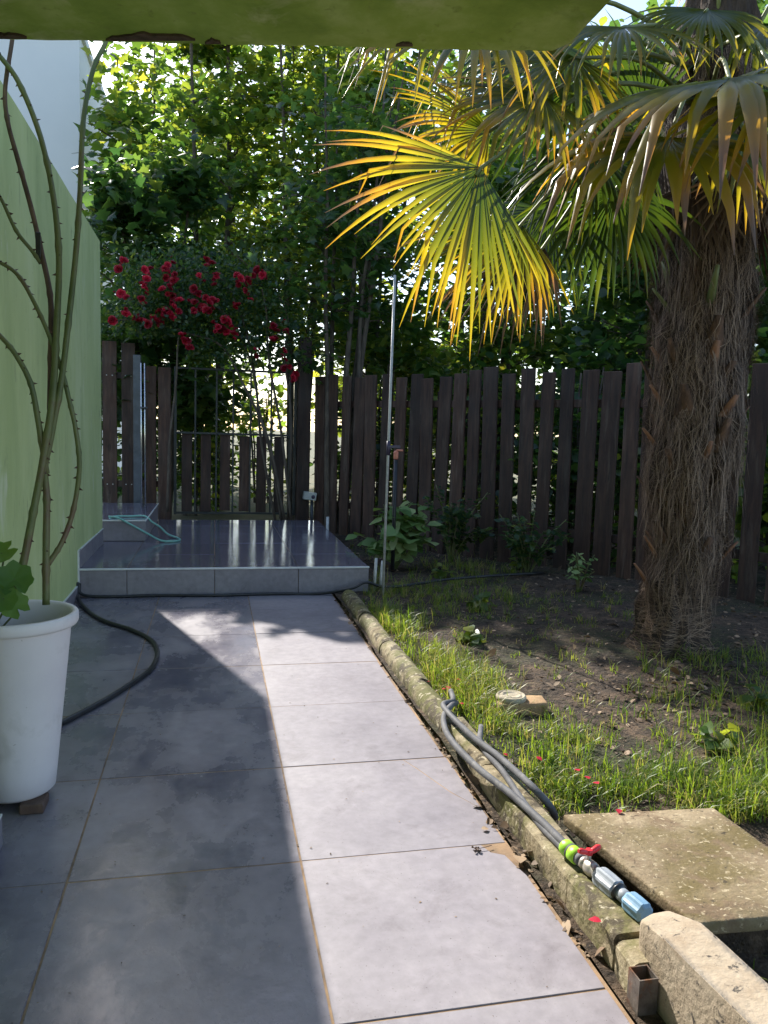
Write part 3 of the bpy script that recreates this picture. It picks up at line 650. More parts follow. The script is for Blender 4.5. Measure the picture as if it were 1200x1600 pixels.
# ================================================================== CONCRETE THINGS
cov = thing('concrete_cover', (1.3, 1.75, .05), 'thick tan concrete slab lying in the grass by the valve', 'slab')
def rough_block(poly, z0, z1, name, mat, parent, sub=7, amp=.004, bevel=.006, loc=None):
    b = bmesh.new(); n = len(poly)
    lo = [b.verts.new((x, y, z0)) for x, y in poly]; hi = [b.verts.new((x, y, z1 if not hasattr(z1, '__len__') else z1[i])) for i, (x, y) in enumerate(poly)]
    b.faces.new(lo[::-1]); b.faces.new(hi)
    for i in range(n): b.faces.new((lo[i], lo[(i+1) % n], hi[(i+1) % n], hi[i]))
    bmesh.ops.bevel(b, geom=b.edges[:], offset=bevel, segments=2, affect='EDGES', profile=.5)
    bmesh.ops.triangulate(b, faces=b.faces[:]); bmesh.ops.subdivide_edges(b, edges=[e for e in b.edges if e.calc_length() > .06], cuts=sub, use_grid_fill=True)
    bmesh.ops.triangulate(b, faces=b.faces[:])
    for v in b.verts:
        d = Vector((mnoise.noise(v.co*19), mnoise.noise(v.co*19+Vector((7, 0, 0))), mnoise.noise(v.co*19+Vector((0, 9, 0)))))+.6*Vector((mnoise.noise(v.co*60), mnoise.noise(v.co*60+Vector((3, 1, 0))), mnoise.noise(v.co*60+Vector((2, 5, 1)))))
        v.co += d*amp
    me = bpy.data.meshes.new(name); org = wloc(parent) if parent is not None else Vector(loc)
    for v in b.verts: v.co -= org
    b.to_mesh(me); b.free(); me.materials.append(M[mat])
    me.polygons.foreach_set('use_smooth', [True]*len(me.polygons))
    return link(name, me, parent, (0, 0, 0) if parent is not None else org)
cc = [onz(880, 1272, .10), onz(1085, 1444, .10), onz(1260, 1428, .10), onz(1300, 1395, .10), onz(1115, 1262, .10)]
rough_block([(c.x, c.y) for c in cc],   .066, .101, 'slab', 'cover', cov, 6, .0022, .006)
c2 = [(c.x+.02, c.y) for c in cc]; mid = Vector((sum(c.x for c in cc)/5, sum(c.y for c in cc)/5))
rough_block([(mid.x+(x-mid.x)*.90, mid.y+(y-mid.y)*.90) for x, y in c2], -.08, .067, 'base', 'soil', cov, 4, .003, .006)
lw = rough_block([(.921, 1.425), (.921, 1.33), (.921, .9), (.921, -.6), (1.032, -.6), (1.032, .9), (1.028, 1.36), (1.005, 1.44), (.96, 1.445)], -.10,
                 [.150, .178, .205, .215, .215, .205, .180, .155, .150], 'low_wall', 'lowwall', None, 5, .0012, .010, (.97, .4, 0))
tag(lw, 'low plastered concrete wall with dark spots starting behind the valve', 'low wall')
rt = thing('steel_tube', (.90, 1.38, 0), 'rusty square steel tube stub between the kerb end and the low wall', 'tube')
t0 = onz(985, 1512, .075); tx, ty = .893, 1.352; e = .022
for a, b in (((tx-e, ty-e), (tx-e+.003, ty+e)), ((tx+e-.003, ty-e), (tx+e, ty+e)), ((tx-e+.003, ty-e), (tx+e-.003, ty-e+.003)), ((tx-e+.003, ty+e-.003), (tx+e-.003, ty+e))):
    MB().box((a[0], a[1], -.05), (b[0], b[1], .082)).build('side', 'rust', rt)
bp = onz(815, 1102, .03)
brk = rough_block([(bp.x-.12, bp.y-.045), (bp.x+.10, bp.y-.055), (bp.x+.115, bp.y+.05), (bp.x-.10, bp.y+.06)], -.02, .055, 'brick', 'brick', None, 3, .003, .006, (bp.x, bp.y, 0))
tag(brk, 'tan brick lying on bare soil under the round lid', 'brick')
lid = MB().lathe([(0, .052), (.062, .052), (.067, .058), (.067, .068), (.062, .076), (.056, .077), (.053, .072), (.047, .072), (.044, .077), (.036, .077), (.033, .072), (.014, .073), (0, .076)], (bp.x-.045, bp.y+.015, 0), 28).build('round_lid', 'lid', None, loc=(bp.x-.04, bp.y+.015, .05))
tag(lid, 'round pale lid resting on the tan brick', 'lid')

# ================================================================== POLE, STAKES
pl = thing('washing_pole', (1.20, 5.34, 0), 'slim pale metal pole leaning at the kerb end with dark clamp', 'pole')
pb = onz(598, 936, 0); pt = at(617, 430, 5.36); pdv = (pt-pb)
MB().tube([pb-pdv*.02, pb+pdv*.5, pt], .0095, 10).build('shaft', 'galv', pl)
cm = pb+pdv*.475
MB().tube([cm-pdv.normalized()*.05, cm+pdv.normalized()*.05], .014, 10).build('clamp', 'purple', pl)
MB().box((cm.x-.005, cm.y-.012, cm.z+.0), (cm.x+.085, cm.y+.012, cm.z+.02)).build('clamp_arm', 'purple', pl, .003)
os_ = at(619, 712, 6.3)
stk = thing('sprinkler_stake', (os_.x, os_.y, 0), 'dark sprinkler stake with an orange head beside the light green shrub', 'sprinkler')
MB().tube([(os_.x, os_.y, -.02), (os_.x-.002, os_.y, os_.z-.03)], .017, 10).build('stake', 'rubber', stk)
MB().lathe([(0, -.03), (.018, -.03), (.021, -.02), (.021, .03), (.015, .04), (0, .045)], (os_.x-.002, os_.y, os_.z), 14).build('head', 'orange', stk)
MB().tube([(os_.x, os_.y-.01, os_.z+.045), (os_.x+.055, os_.y-.01, os_.z+.045)], .008, 8).build('nozzle', 'orange', stk)
for (u, v, v2, lab) in ((584, 925, 872, 'short pale stake standing nearest the terrace corner'), (594, 924, 876, 'short pale stake beside the foot of the slim pole')):
    b = onz(u, v); t = at(u+4, v2, b.y+.02)
    o = MB().tube([b-Vector((0, 0, .03)), b*.5+t*.5, t], [.012, .013, .011], 9).build('stake', 'galv', None, loc=b); tag(o, lab, 'stake')
fs_ = at(512, 815, 7.9)
o = MB().tube([(fs_.x, fs_.y, -.02), (fs_.x, fs_.y, fs_.z+.05)], .016, 9).build('stake', 'galv', None, loc=(fs_.x, fs_.y, 0)); tag(o, 'pale stub of a stake at the back of the terrace', 'stake')

# ================================================================== PALM
PB = Vector((2.575, 3.78, 0))
palm = thing('palm_tree', PB, 'shaggy fan palm with hairy brown trunk and yellowing drooping leaves', 'palm tree')
tp_r = [(-.05, .31), (.0, .285), (.06, .225), (.12, .19), (.3, .178), (.5, .172), (.75, .178), (.9, .19), (1.0, .205), (1.4, .218), (1.8, .222), (2.2, .218), (2.6, .21), (3.0, .2), (3.4, .18), (3.7, .1)]
def prad(z):
    for (z0, r0), (z1, r1) in zip(tp_r[:-1], tp_r[1:]):
        if z0 <= z <= z1: return r0+(r1-r0)*(z-z0)/(z1-z0)
    return .1
def paxis(z): return Vector((PB.x-.03+.035*math.sin(z*1.1), PB.y+.02*math.sin(z), 0))
def pfull(z, a): return prad(z)*(1+.26*mnoise.noise((math.cos(a)*1.4, math.sin(a)*1.4, z*2.3))+.24*mnoise.noise((math.cos(a)*5, math.sin(a)*5, z*6)))
na, nz_ = 72, 150; vs_ = []
for j in range(nz_+1):
    z = -.05+3.75*j/nz_; c = paxis(z)
    for i in range(na):
        a = 2*math.pi*i/na; r = pfull(z, a)*(1+.03*mnoise.noise((math.cos(a)*14, math.sin(a)*14, z*13)))
        vs_.append((c.x+r*math.cos(a), c.y+r*math.sin(a), z))
MB().add(vs_, [(j*na+i, j*na+(i+1) % na, (j+1)*na+(i+1) % na, (j+1)*na+i) for j in range(nz_) for i in range(na)], True).build('trunk', 'palmtrunk', palm)
# hairs: hanging strands above, wound netting below
V_ = []; F_ = []; A_ = []
def strand(pts, wd, rv):
    k = len(V_); n = len(pts)
    for i, p in enumerate(pts):
        d = pts[min(i+1, n-1)]-pts[max(i-1, 0)]; s_ = d.cross(Vector((p.x-PB.x, p.y-PB.y, .01))); s_ = s_.normalized()*wd*(1 if i < n-1 else .3)
        V_.append(p-s_); V_.append(p+s_); A_.extend((rv, rv))
    for i in range(n-1): F_.append((k+2*i, k+2*i+1, k+2*i+3, k+2*i+2))
for i in range(12000):
    z = random.uniform(.45, 3.3)**1.0; a = random.uniform(0, 2*math.pi)
    L = random.uniform(.10, .42); off = random.uniform(.0, .03); pts = []; da = random.gauss(0, .25); wv = random.uniform(0, 9); lift = abs(random.gauss(0, .02))
    for s_ in range(6):
        t = s_/5; zz = max(.02, z-L*t*(1-.2*t)); aa = a+da*t+.05*math.sin(wv+t*5); c = paxis(zz); r = pfull(zz, aa)+off*math.sin(math.pi*min(t*1.1, 1))+.004+lift*t
        pts.append(Vector((c.x+r*math.cos(aa), c.y+r*math.sin(aa), zz)))
    strand(pts, random.uniform(.0006, .0015), random.random()**1.3)
for i in range(2600):                        # wound net of fibre round the foot
    z = random.uniform(.02, .95); a = random.uniform(0, 2*math.pi); ar = random.uniform(.3, 1.1); sl_ = random.gauss(.0, .05); pts = []
    for s_ in range(7):
        t = s_/6; aa = a+ar*t; zz = max(.01, z+sl_*t+.012*math.sin(t*4+i)); c = paxis(zz); r = pfull(zz, aa)+.005+.004*math.sin(t*7+i)
        pts.append(Vector((c.x+r*math.cos(aa), c.y+r*math.sin(aa), zz)))
    strand(pts, random.uniform(.0007, .0016), .35+.65*random.random())
for i in range(1300):                         # loose wisps standing off
    z = random.uniform(.6, 2.6); a = random.uniform(0, 2*math.pi); pts = []; c = paxis(z); L = random.uniform(.08, .3); b = random.uniform(-.8, .8)
    for s_ in range(6):
        t = s_/5; aa = a+b*t*.5; r = pfull(z, aa)+.09*t*(1.4-t); zz = z-L*t*t+.03*t
        pts.append(Vector((c.x+r*math.cos(aa), c.y+r*math.sin(aa), zz)))
    strand(pts, .0008, .5+.5*random.random())
for i in range(1500):
    a = random.uniform(0, 2*math.pi); z = random.choice((1.05, 1.3, 1.62, 1.95, 2.2))+.12*math.sin(a*3+1)+random.gauss(0, .05); pts = []; L = random.uniform(.14, .38); fl_ = abs(random.gauss(.02, .022))
    for s_ in range(6):
        t = s_/5; zz = z-L*t; c = paxis(zz); aa = a+random.gauss(0, .02)+.1*math.sin(i)*t; r = pfull(z, aa)+.012+fl_*t
        pts.append(Vector((c.x+r*math.cos(aa), c.y+r*math.sin(aa), zz)))
    strand(pts, random.uniform(.0008, .0018), .3+.7*random.random())
o = link('fibre', npmesh('fibre', np.array([tuple(v) for v in V_]), np.array(F_), 'fibre', {'rnd': A_}, wloc(palm)), palm); o['kind'] = 'stuff'
def stub(z, a, L=.13, wd=.03, tilt=.5, mat='stub'):
    c = paxis(z); r = pfull(z, a)-.012; d = Vector((math.cos(a), math.sin(a), 0)); u_ = (d*math.sin(tilt)+Vector((0, 0, math.cos(tilt)))).normalized(); sd_ = Vector((-d.y, d.x, 0)); nn = u_.cross(sd_)
    p0 = Vector((c.x+r*d.x, c.y+r*d.y, z)); vs_ = []
    for t, ww, th in ((0, 1.3, .014), (.35, 1, .012), (.7, .72, .009), (1, .5, .006)):
        p = p0+u_*L*t+d*.02*t*t
        vs_ += [p-sd_*wd*ww-nn*th*.3, p+nn*th, p+sd_*wd*ww-nn*th*.3, p-nn*th]
    MB().add(vs_, [(i*4+j, i*4+(j+1) % 4, (i+1)*4+(j+1) % 4, (i+1)*4+j) for i in range(3) for j in range(4)]+[(12, 13, 14, 15)], True).build('leaf_stub', mat, palm)
for u, v, L, t in ((1072, 800, .14, .35), (1037, 880, .15, .5), (1145, 875, .13, .5), (1030, 560, .15, .6), (1120, 560, .14, .5), (1030, 690, .12, .6), (1135, 640, .12, .5), (1078, 440, .2, .3), (1120, 470, .24, .55), (1020, 460, .16, .7), (1028, 930, .17, .55), (1110, 715, .13, .5), (1060, 620, .12, .5)):
    p = at(u, v, 3.5); sx = max(-1, min(1, (p.x-PB.x+.03)/max(.1, prad(p.z)))); a = -math.pi/2+math.asin(sx)
    stub(p.z-.03, a, L, random.uniform(.022, .034), t, 'petiole' if 430 < v < 480 else 'stub')
for i in range(46):
    stub(.45+2.05*i/46+random.uniform(-.04, .04), i*2.4+random.uniform(-.2, .2), random.uniform(.12, .19), random.uniform(.030, .046), random.uniform(.22, .5), 'boot')
for i in range(10): stub(random.uniform(.3, 2.7), random.uniform(.3, 2.8), random.uniform(.1, .18))

CROWN = Vector((2.52, 3.78, 3.05))
def leaflet_rows(h, d, q, n, L, hw, droop, kink, cup, rs):
    rows = []; p = Vector(h); dirv = Vector(d); steps = 9; k = rs.uniform(.55, .85)
    for i in range(steps+1):
        t = i/steps
        wd = hw*min(1, (t/.42))*(1 if t < .42 else max(.04, 1-((t-.42)/.58)**1.35))
        rows.append((Vector(p), wd, t))
        if i < steps:
            dv_ = Vector(dirv)
            if t > .28: dv_ += Vector((0, 0, -1))*droop*((t-.28)/.72)*1.6
            if kink and t > k: dv_ += Vector((0, 0, -1))*1.9
            dv_ += n*cup*(t-.3)
            p = p+dv_.normalized()*L/steps
    vs_ = []; tt = []
    for i, (p, wd, t) in enumerate(rows):
        tg = (rows[min(i+1, steps)][0]-rows[max(i-1, 0)][0]).normalized()
        qq = (q-tg*q.dot(tg)).normalized(); nn = qq.cross(tg)
        if nn.dot(n) < 0: nn = -nn
        f = .55 if t > .2 else .9
        vs_ += [p-qq*wd-nn*wd*f, p, p+qq*wd-nn*wd*f]; tt += [t]*3
    fs = []
    for i in range(steps): a = i*3; fs += [(a, a+1, a+4, a+3), (a+1, a+2, a+5, a+4)]
    return vs_, fs, tt
def frond(h, tip, nrm, span, n, L, droop=.35, dry=0, indiv=True, kinkp=.25, cup=.0, pet0=None, seed=0, wscale=1.0, jit=.3, mat='palm', shade_grad=0, hmax=.027):
    rs = random.Random(seed); h = Vector(h); a = (Vector(tip)-h).normalized(); nn = Vector(nrm); nn = (nn-a*nn.dot(a)).normalized(); s_ = a.cross(nn)
    pet0 = Vector(pet0) if pet0 else CROWN+Vector(((h.x-CROWN.x)*.12, (h.y-CROWN.y)*.12, rs.uniform(-.15, .15)))
    mid = (pet0+h)/2+Vector((0, 0, .10*(h-pet0).length))
    pp = smooth_path([pet0, mid, h], 6)
    fr = MB().tube(pp+[h+a*.05], [.013-.006*i/len(pp) for i in range(len(pp)+1)], 7).build('frond', 'petiole', palm)
    V, Fs, T = [], [], []
    step = 2*span/(n-1)
    for i in range(n):
        th = R(-span+step*i+rs.uniform(-jit, jit)*step)
        d = a*math.cos(th)+s_*math.sin(th); q = -a*math.sin(th)+s_*math.cos(th)
        Ln = L*(1-.22*(abs(th)/R(max(span, 1)))**2)*rs.uniform(.76, 1.08)
        hw = min(hmax, .5*R(step)*.42*Ln*1.35)*wscale
        vs_, fs, tt = leaflet_rows(h, d, q, nn, Ln, hw, droop*rs.uniform(.5, 1.5), rs.random() < kinkp, cup, rs)
        off = dry+rs.uniform(-.30, .20)+shade_grad*th/R(span); T_ = [max(0, min(1, t*.86+off*(.35+.65*t))) for t in tt]
        if indiv:
            me = npmesh('leaflet', np.array([tuple(v) for v in vs_]), np.array(fs), mat, {'t': T_}, wloc(fr), True); link('leaflet', me, fr)
        else:
            k = len(V); V += [tuple(v) for v in vs_]; Fs += [tuple(k+x for x in f) for f in fs]; T += T_
    if not indiv:
        o = link('leaflets', npmesh('leaflets', np.array(V), np.array(Fs), mat, {'t': T}, wloc(fr), True), fr); o['kind'] = 'stuff'
    return fr
# fronds seen in the photograph
FAN_SHADE = .34  # lower right leaflets coloured greener to imitate shade on the big fan
frond(at(752, 262, 2.9), at(590, 505, 2.62), (.25, -.95, .35), 70, 40, .75, .26, -.02, True, .25, seed=1, jit=.7, shade_grad=FAN_SHADE, hmax=.022)
frond(at(745, 30, 3.1), at(560, 70, 2.85), (-.1, -.6, .8), 96, 38, .70, .8, -.02, True, .3, seed=2, jit=.6)
frond(at(1140, 122, 2.75), at(940, 165, 2.42), (.1, -.15, 1), 108, 27, .90, .95, .14, True, .7, seed=3, wscale=1.15, jit=.45, hmax=.03)
frond(at(1045, 215, 2.95), at(880, 285, 2.62), (.05, -.3, .95), 104, 26, .80, 1.1, .14, True, .6, seed=4, wscale=1.15, jit=.45, hmax=.03)
frond(at(975, 42, 3.15), at(900, 70, 2.80), (0, -.35, .95), 100, 32, .55, .8, -.12, True, .2, seed=5)
frond(at(765, 205, 3.35), at(640, 150, 3.2), (.3, -.8, .5), 70, 30, .58, .4, .10, True, .3, seed=6)
frond(at(815, 350, 3.25), at(690, 500, 3.0), (-.2, -.85, .5), 60, 32, .66, .40, .10, True, .3, seed=8, jit=.6)
frond(at(850, 385, 3.35), at(740, 520, 3.2), (-.4, -.7, .5), 45, 26, .60, .45, .40, False, .3, seed=41, mat='deadpalm')
frond(at(850, 150, 3.2), at(700, 190, 3.0), (.1, -.6, .8), 85, 34, .62, .6, .0, False, .35, seed=42, jit=.6)
frond(at(900, 90, 3.25), at(780, 130, 3.05), (.1, -.6, .8), 90, 34, .6, .7, -.05, False, .35, seed=43, jit=.6)
frond(at(1230, 150, 2.7), at(1150, 240, 2.35), (.1, -.35, .95), 100, 32, .66, 1.1, .12, True, .4, seed=15)
frond(at(1105, 15, 3.35), at(1060, 60, 3.05), (0, -.4, .9), 100, 32, .55, .8, -.25, False, .3, seed=31)
frond(at(1190, 40, 3.3), at(1240, 90, 3.0), (0, -.4, .9), 100, 32, .6, .8, -.25, False, .3, seed=32)
frond(at(1165, 215, 3.3), at(1190, 290, 3.1), (.1, -.5, .85), 100, 32, .55, 1.0, .0, False, .4, seed=33)
# skirt of dead leaves hanging against the trunk
for i in range(12):
    a = i*2*math.pi/12+.26; d = Vector((math.cos(a), math.sin(a), 0)); hh = Vector((PB.x, PB.y, random.uniform(2.45, 2.75)))+d*random.uniform(.34, .46)
    frond(hh, hh+d*.10+Vector((0, 0, -.5)), d, 70, 26, .46, .2, random.uniform(-.1, .3), False, .1, seed=70+i, mat='deadpalm', pet0=Vector((PB.x, PB.y, 2.55))+d*.1)
# the rest of the crown
frond(at(930, 235, 3.45), at(890, 330, 3.3), (-.4, -.8, .4), 85, 32, .6, .7, -.75, False, .3, seed=9)
frond(at(1225, 105, 2.9), at(1330, 60, 2.6), (-.2, -.5, .85), 90, 34, .6, .45, -.08, False, .2, seed=10)
frond(at(860, 330, 3.7), at(800, 440, 3.75), (-.5, -.7, .4), 85, 32, .58, .6, -.75, False, .3, seed=11)
frond(at(900, 130, 3.55), at(850, 250, 3.5), (-.3, -.85, .4), 95, 32, .62, .7, -.75, False, .3, seed=16)
frond(at(960, 300, 3.5), at(930, 420, 3.5), (-.2, -.9, .35), 95, 32, .60, .8, -.75, False, .3, seed=17)
frond(at(860, 60, 3.6), at(760, 120, 3.55), (-.2, -.7, .6), 95, 32, .62, .8, -.75, False, .3, seed=19)
frond(at(1010, 190, 3.6), at(960, 60, 3.6), (-.2, -.8, .5), 85, 32, .55, .4, -.75, False, .2, seed=12)
for i in range(11):
    a = i*2*math.pi/11+.2; el = (.35, .8, 1.15)[i % 3]; d = Vector((math.cos(a)*math.cos(el), math.sin(a)*math.cos(el), math.sin(el)))
    if d.y < -.2 and el < .5: continue
    if d.x < -.55 and d.y < .55: continue
    hh = CROWN+Vector((0, 0, .25))+d*random.uniform(.75, 1.0)
    frond(hh, hh+d*.5+Vector((0, 0, -.15)), Vector((0, 0, 1))-d*.3, 92, 34, .6, .5, -.02, False, .25, seed=20+i)

# ================================================================== TREES
def tube_np(mb, pts, r0, r1, n=6):
    k = len(pts); mb.tube(pts, [r0+(r1-r0)*i/(k-1) for i in range(k)], n, cap=False)
def tree(name, base, height, label, stems=1, lean=(0, 0), low=.25, spread=1.6, nleaf=5000, lsize=.11, mat='maple', shape=MAPLE, seed=0, r0=.07, flat=.45, up_n=1.0, group=None, clus=.23, forks=26, cat='tree', sunclear=False, topw=.35):
    rs = random.Random(seed); nr = np.random.default_rng(seed+100); base = Vector(base)
    t = thing(name, base, label, cat, group)
    mb = MB(); tips = []
    for s_ in range(stems):
        ang = 2*math.pi*s_/stems+rs.uniform(0, 1); b = base+(Vector((math.cos(ang), math.sin(ang), 0))*.09*(stems > 1)*rs.uniform(.6, 1.8))
        hgt = height*rs.uniform(.82, 1) if s_ else height
        spv = Vector((math.cos(ang), math.sin(ang), 0))*(.10*hgt*(stems > 1)*rs.uniform(.2, 1))+Vector((lean[0], lean[1], 0))
        pts = [b-Vector((0, 0, .1))]; k = 11
        for i in range(1, k+1):
            f = i/k; pts.append(b+spv*f**1.3+Vector((.05*hgt*.3*mnoise.noise((f*3, seed, s_)), .05*hgt*.3*mnoise.noise((f*3, seed+9, s_)), hgt*f)))
        pts = smooth_path(pts, 2); rr = r0*rs.uniform(.7, 1.1) if s_ else r0
        tube_np(mb, pts, rr, .010, 8)
        for q in range(max(4, forks//stems)):
            f = low+(1-low)*rs.random()**.85; i = int(f*(len(pts)-1)); p = pts[i]; az = rs.uniform(0, 2*math.pi)
            prof = math.sin(math.pi*min(1, (f-low)/(1-low)*.8+.2))*(1-topw)+topw*(1-f)
            L = spread*max(.25, prof)*rs.uniform(.55, 1.1); el = rs.uniform(-.05, .6)
            d = Vector((math.cos(az)*math.cos(el), math.sin(az)*math.cos(el), math.sin(el)))
            br = [p]
            for w_ in range(1, 6): br.append(p+d*L*w_/5+Vector((rs.uniform(-.05, .05), rs.uniform(-.05, .05), .10*L*math.sin(w_/5*2.2)-.16*L*(w_/5)**2)))
            tube_np(mb, br, max(.006, rr*.35*(1-f*.6)), .004, 5)
            for w_ in (2, 3, 4, 5): tips.append(br[w_])
            for w_ in range(2):
                j = rs.randint(2, 4); az2 = az+rs.choice((-1, 1))*rs.uniform(.5, 1.2); e = br[j]+Vector((math.cos(az2), math.sin(az2), rs.uniform(-.2, .4)))*L*.4
                tube_np(mb, [br[j], (br[j]+e)/2+Vector((0, 0, .03)), e], .006, .003, 4); tips += [e, (br[j]+e)/2]
    mb.build('trunk', 'bark', t)
    tips = np.array([tuple(p) for p in tips]); ci = nr.integers(0, len(tips), nleaf)
    dens = np.where(nr.random(len(tips)) < .22, .05, nr.uniform(.25, 1, len(tips))); ci = ci[nr.random(nleaf) < dens[ci]]
    pos = tips[ci]+nr.normal(size=(len(ci), 3))*np.array([clus, clus, clus*flat]); pos[:, 2] = np.maximum(pos[:, 2], .05)
    # bound the crown outline roughly by the height
    keep = (pos[:, 2] < base.z+height*1.06) & (pos[:, 0] > -.150*pos[:, 1]+.06*nr.normal(size=len(pos)))
    pos = pos[keep]; n = len(pos); ci = ci[keep]
    cl = nr.random(len(tips))
    rnd = np.clip(.55*cl[ci]+.45*nr.random(n)-.05, 0, 1); rnd = np.where(nr.random(n) < .03, 1, rnd)
    nrm = nr.normal(size=(n, 3))*.55+np.array([0, 0, up_n])
    sz = lsize*nr.uniform(.55, 1.2, n)
    V, Fc, A = leaves(pos, sz, nrm, shape, rnd)
    link('crown', npmesh('crown', V, Fc, mat, {'rnd': A}, wloc(t)), t)
    return t
GT = 'trees behind the gate and fence'
# nearer trees standing just past the gate and fence
tree('maple_tree', (-.75, 10.3, -.06), 4.6, 'dense maple nearest the white house, above the board fence', 2, (-.1, .2), .30, 1.2, 7600, .17, 'darkleaf', seed=1, r0=.06, group=GT, forks=46)
tree('maple_tree', (-.05, 11.8, -.06), 8.7, 'maple with hanging lobed leaves straight behind the garden gate', 2, (.1, 0), .27, 1.45, 11500, .16, 'maple', seed=2, r0=.07, group=GT, forks=60)
tree('ash_tree', (1.15, 11.3, -.06), 8.6, 'slender many stemmed tree just behind the tall gate post', 4, (.2, .2), .34, 1.15, 8200, .13, 'litleaf', seed=3, r0=.05, group=GT, forks=52, clus=.28)
tree('elder_tree', (1.42, 8.75, -.02), 5.4, 'cluster of thin bare stems growing at the fence corner', 7, (.25, .2), .46, .95, 4600, .12, 'darkleaf', seed=4, r0=.045, group=GT, forks=42, clus=.25)
tree('ash_tree', (2.2, 10.6, -.06), 7.6, 'thin leafy tree rising behind the fence between elder and palm leaves', 3, (.1, .2), .25, 1.2, 9500, .14, 'maple', seed=5, r0=.05, group=GT, forks=46, clus=.30)
tree('hazel_tree', (3.5, 9.4, -.06), 5.2, 'leafy hazel close behind the fence with low branches over the boards', 4, (0, .1), .20, 1.35, 10500, .13, 'maple', ROUND, seed=6, r0=.05, group=GT, forks=48)
tree('hazel_tree', (4.9, 8.0, -.06), 5.0, 'leafy hazel behind the fence and the palm trunk', 4, (0, .1), .20, 1.4, 11500, .13, 'darkleaf', ROUND, seed=7, r0=.05, group=GT, forks=44)
tree('hazel_tree', (5.75, 6.7, -.06), 5.6, 'dark hazel beyond the fence end, right of the palm', 4, (0, .1), .20, 1.4, 9000, .14, 'darkleaf', ROUND, seed=8, r0=.05, group=GT, forks=36)
# undergrowth bushes behind the boards
GB = 'bushes behind the fences'
for i, (x, y, h_, mt, lab) in enumerate([(-1.5, 10.4, 2.3, 'darkleaf', 'bush filling the space behind the short board fence'), (-.35, 11.2, 1.75, 'maple', 'low bush seen through the gate bars'), (.75, 13.2, 1.9, 'litleaf', 'sparse pale bush far behind the gate'),
        (2.0, 9.6, 2.2, 'darkleaf', 'dark bush behind the fence corner'), (2.9, 8.6, 2.1, 'maple', 'bush behind the fence boards near the dark shrub'), (3.7, 7.3, 2.0, 'darkleaf', 'bush behind the boards left of the palm trunk'),
        (4.5, 6.2, 2.1, 'maple', 'bush behind the boards hidden by the palm trunk'), (5.3, 5.0, 2.0, 'darkleaf', 'bush behind the fence right of the palm'), (3.2, 11.8, 2.6, 'maple', 'second row bush beyond the hazel'), (5.6, 9.8, 2.8, 'darkleaf', 'large bush between hazel and back row trees'), (7.2, 8.0, 2.8, 'darkleaf', 'large dark bush beyond the fence end')]):
    tree('bush', (x, y, -.06), h_, lab, 6, (0, 0), .03, .85 if i < 8 else 1.4, (700 if i == 2 else 1900 if i in (3, 4) else 2900) if i < 8 else 6500, .11 if i < 8 else .17, mt, ROUND, seed=60+i, r0=.022, group=GB, forks=48, clus=.24, cat='bush', topw=.6)
# farther trees
far = [(-1.3, 14.6, 8.0, 'maple', 'leafy maple in the back row beside the white house'), (.0, 17.5, 10, 'maple', 'tall maple in the back row behind the gate'),
       (2.9, 15.5, 10, 'litleaf', 'tall pale tree in the back row behind the elder stems'), (5.0, 15, 9.5, 'maple', 'tall maple in the back row behind the palm leaves'),
       (7.6, 13, 9.0, 'darkleaf', 'tall dark tree in the back row behind the palm trunk'), (8.7, 11, 8.5, 'darkleaf', 'broad dark tree far beyond the fence end')]
for i, (x, y, h_, mt, lab) in enumerate(far):
    tree('tall_tree', (x, y, -.06), h_, lab, 2, (0, 0), .12, 1.9, (5200, 6800, 7000, 9500, 10500, 10000)[i], .21, mt, MAPLE if mt == 'maple' else ROUND, seed=30+i, r0=.11, group=GT, forks=50, clus=.5)

# ================================================================== CLIMBING ROSE OVER THE GATE
cr_ = thing('climbing_rose', (.75, 8.8, 0), 'climbing rose arching over the gate with clusters of red flowers', 'rose')
mb = MB(); tips = []
stemp = [[(440, 815, 8.75), (425, 720, 8.75), (405, 640, 8.75), (390, 560, 8.78), (350, 490, 8.8), (270, 450, 8.8), (200, 470, 8.85)],
         [(430, 815, 8.8), (408, 690, 8.8), (400, 600, 8.8), (385, 520, 8.8), (350, 440, 8.85), (290, 420, 8.9), (220, 420, 8.9)],
         [(445, 815, 8.7), (420, 690, 8.72), (380, 600, 8.75), (345, 540, 8.75), (290, 520, 8.75), (230, 500, 8.75), (185, 500, 8.8)],
         [(455, 815, 8.7), (440, 680, 8.7), (420, 560, 8.7), (415, 480, 8.7), (400, 430, 8.75), (370, 400, 8.8)],
         [(450, 815, 8.75), (455, 660, 8.7), (445, 560, 8.7), (450, 500, 8.7), (430, 450, 8.7)],
         [(262, 800, 8.8), (265, 690, 8.8), (275, 600, 8.8), (280, 520, 8.8), (300, 460, 8.85)]]
for s_ in stemp:
    pp = smooth_path([at(*p) for p in s_], 6); mb = MB().tube(pp, [.017-.011*i/len(pp) for i in range(len(pp))], 7); mb.build('stem', 'bark', cr_)
    tips += [p for p in pp if p.z > 1.9]
flowers = [(185, 413), (230, 425), (231, 437), (227, 449), (265, 410), (259, 430), (271, 433), (266, 444), (260, 456), (185, 462), (270, 478), (193, 490), (183, 497), (225, 470), (247, 493), (254, 490), (238, 506), (244, 499),
           (312, 435), (302, 457), (318, 461), (300, 472), (317, 485), (326, 482), (325, 412), (340, 437), (368, 475), (350, 500), (343, 513), (363, 527), (368, 512), (407, 425), (388, 438), (392, 468), (283, 517), (290, 533), (295, 548),
           (427, 512), (445, 510), (428, 530), (400, 547), (443, 555), (445, 577), (460, 590), (276, 470), (250, 505), (232, 500), (310, 488), (385, 455), (372, 440), (275, 492), (356, 517), (337, 508), (222, 440), (400, 432), (263, 487), (215, 500), (335, 470)]
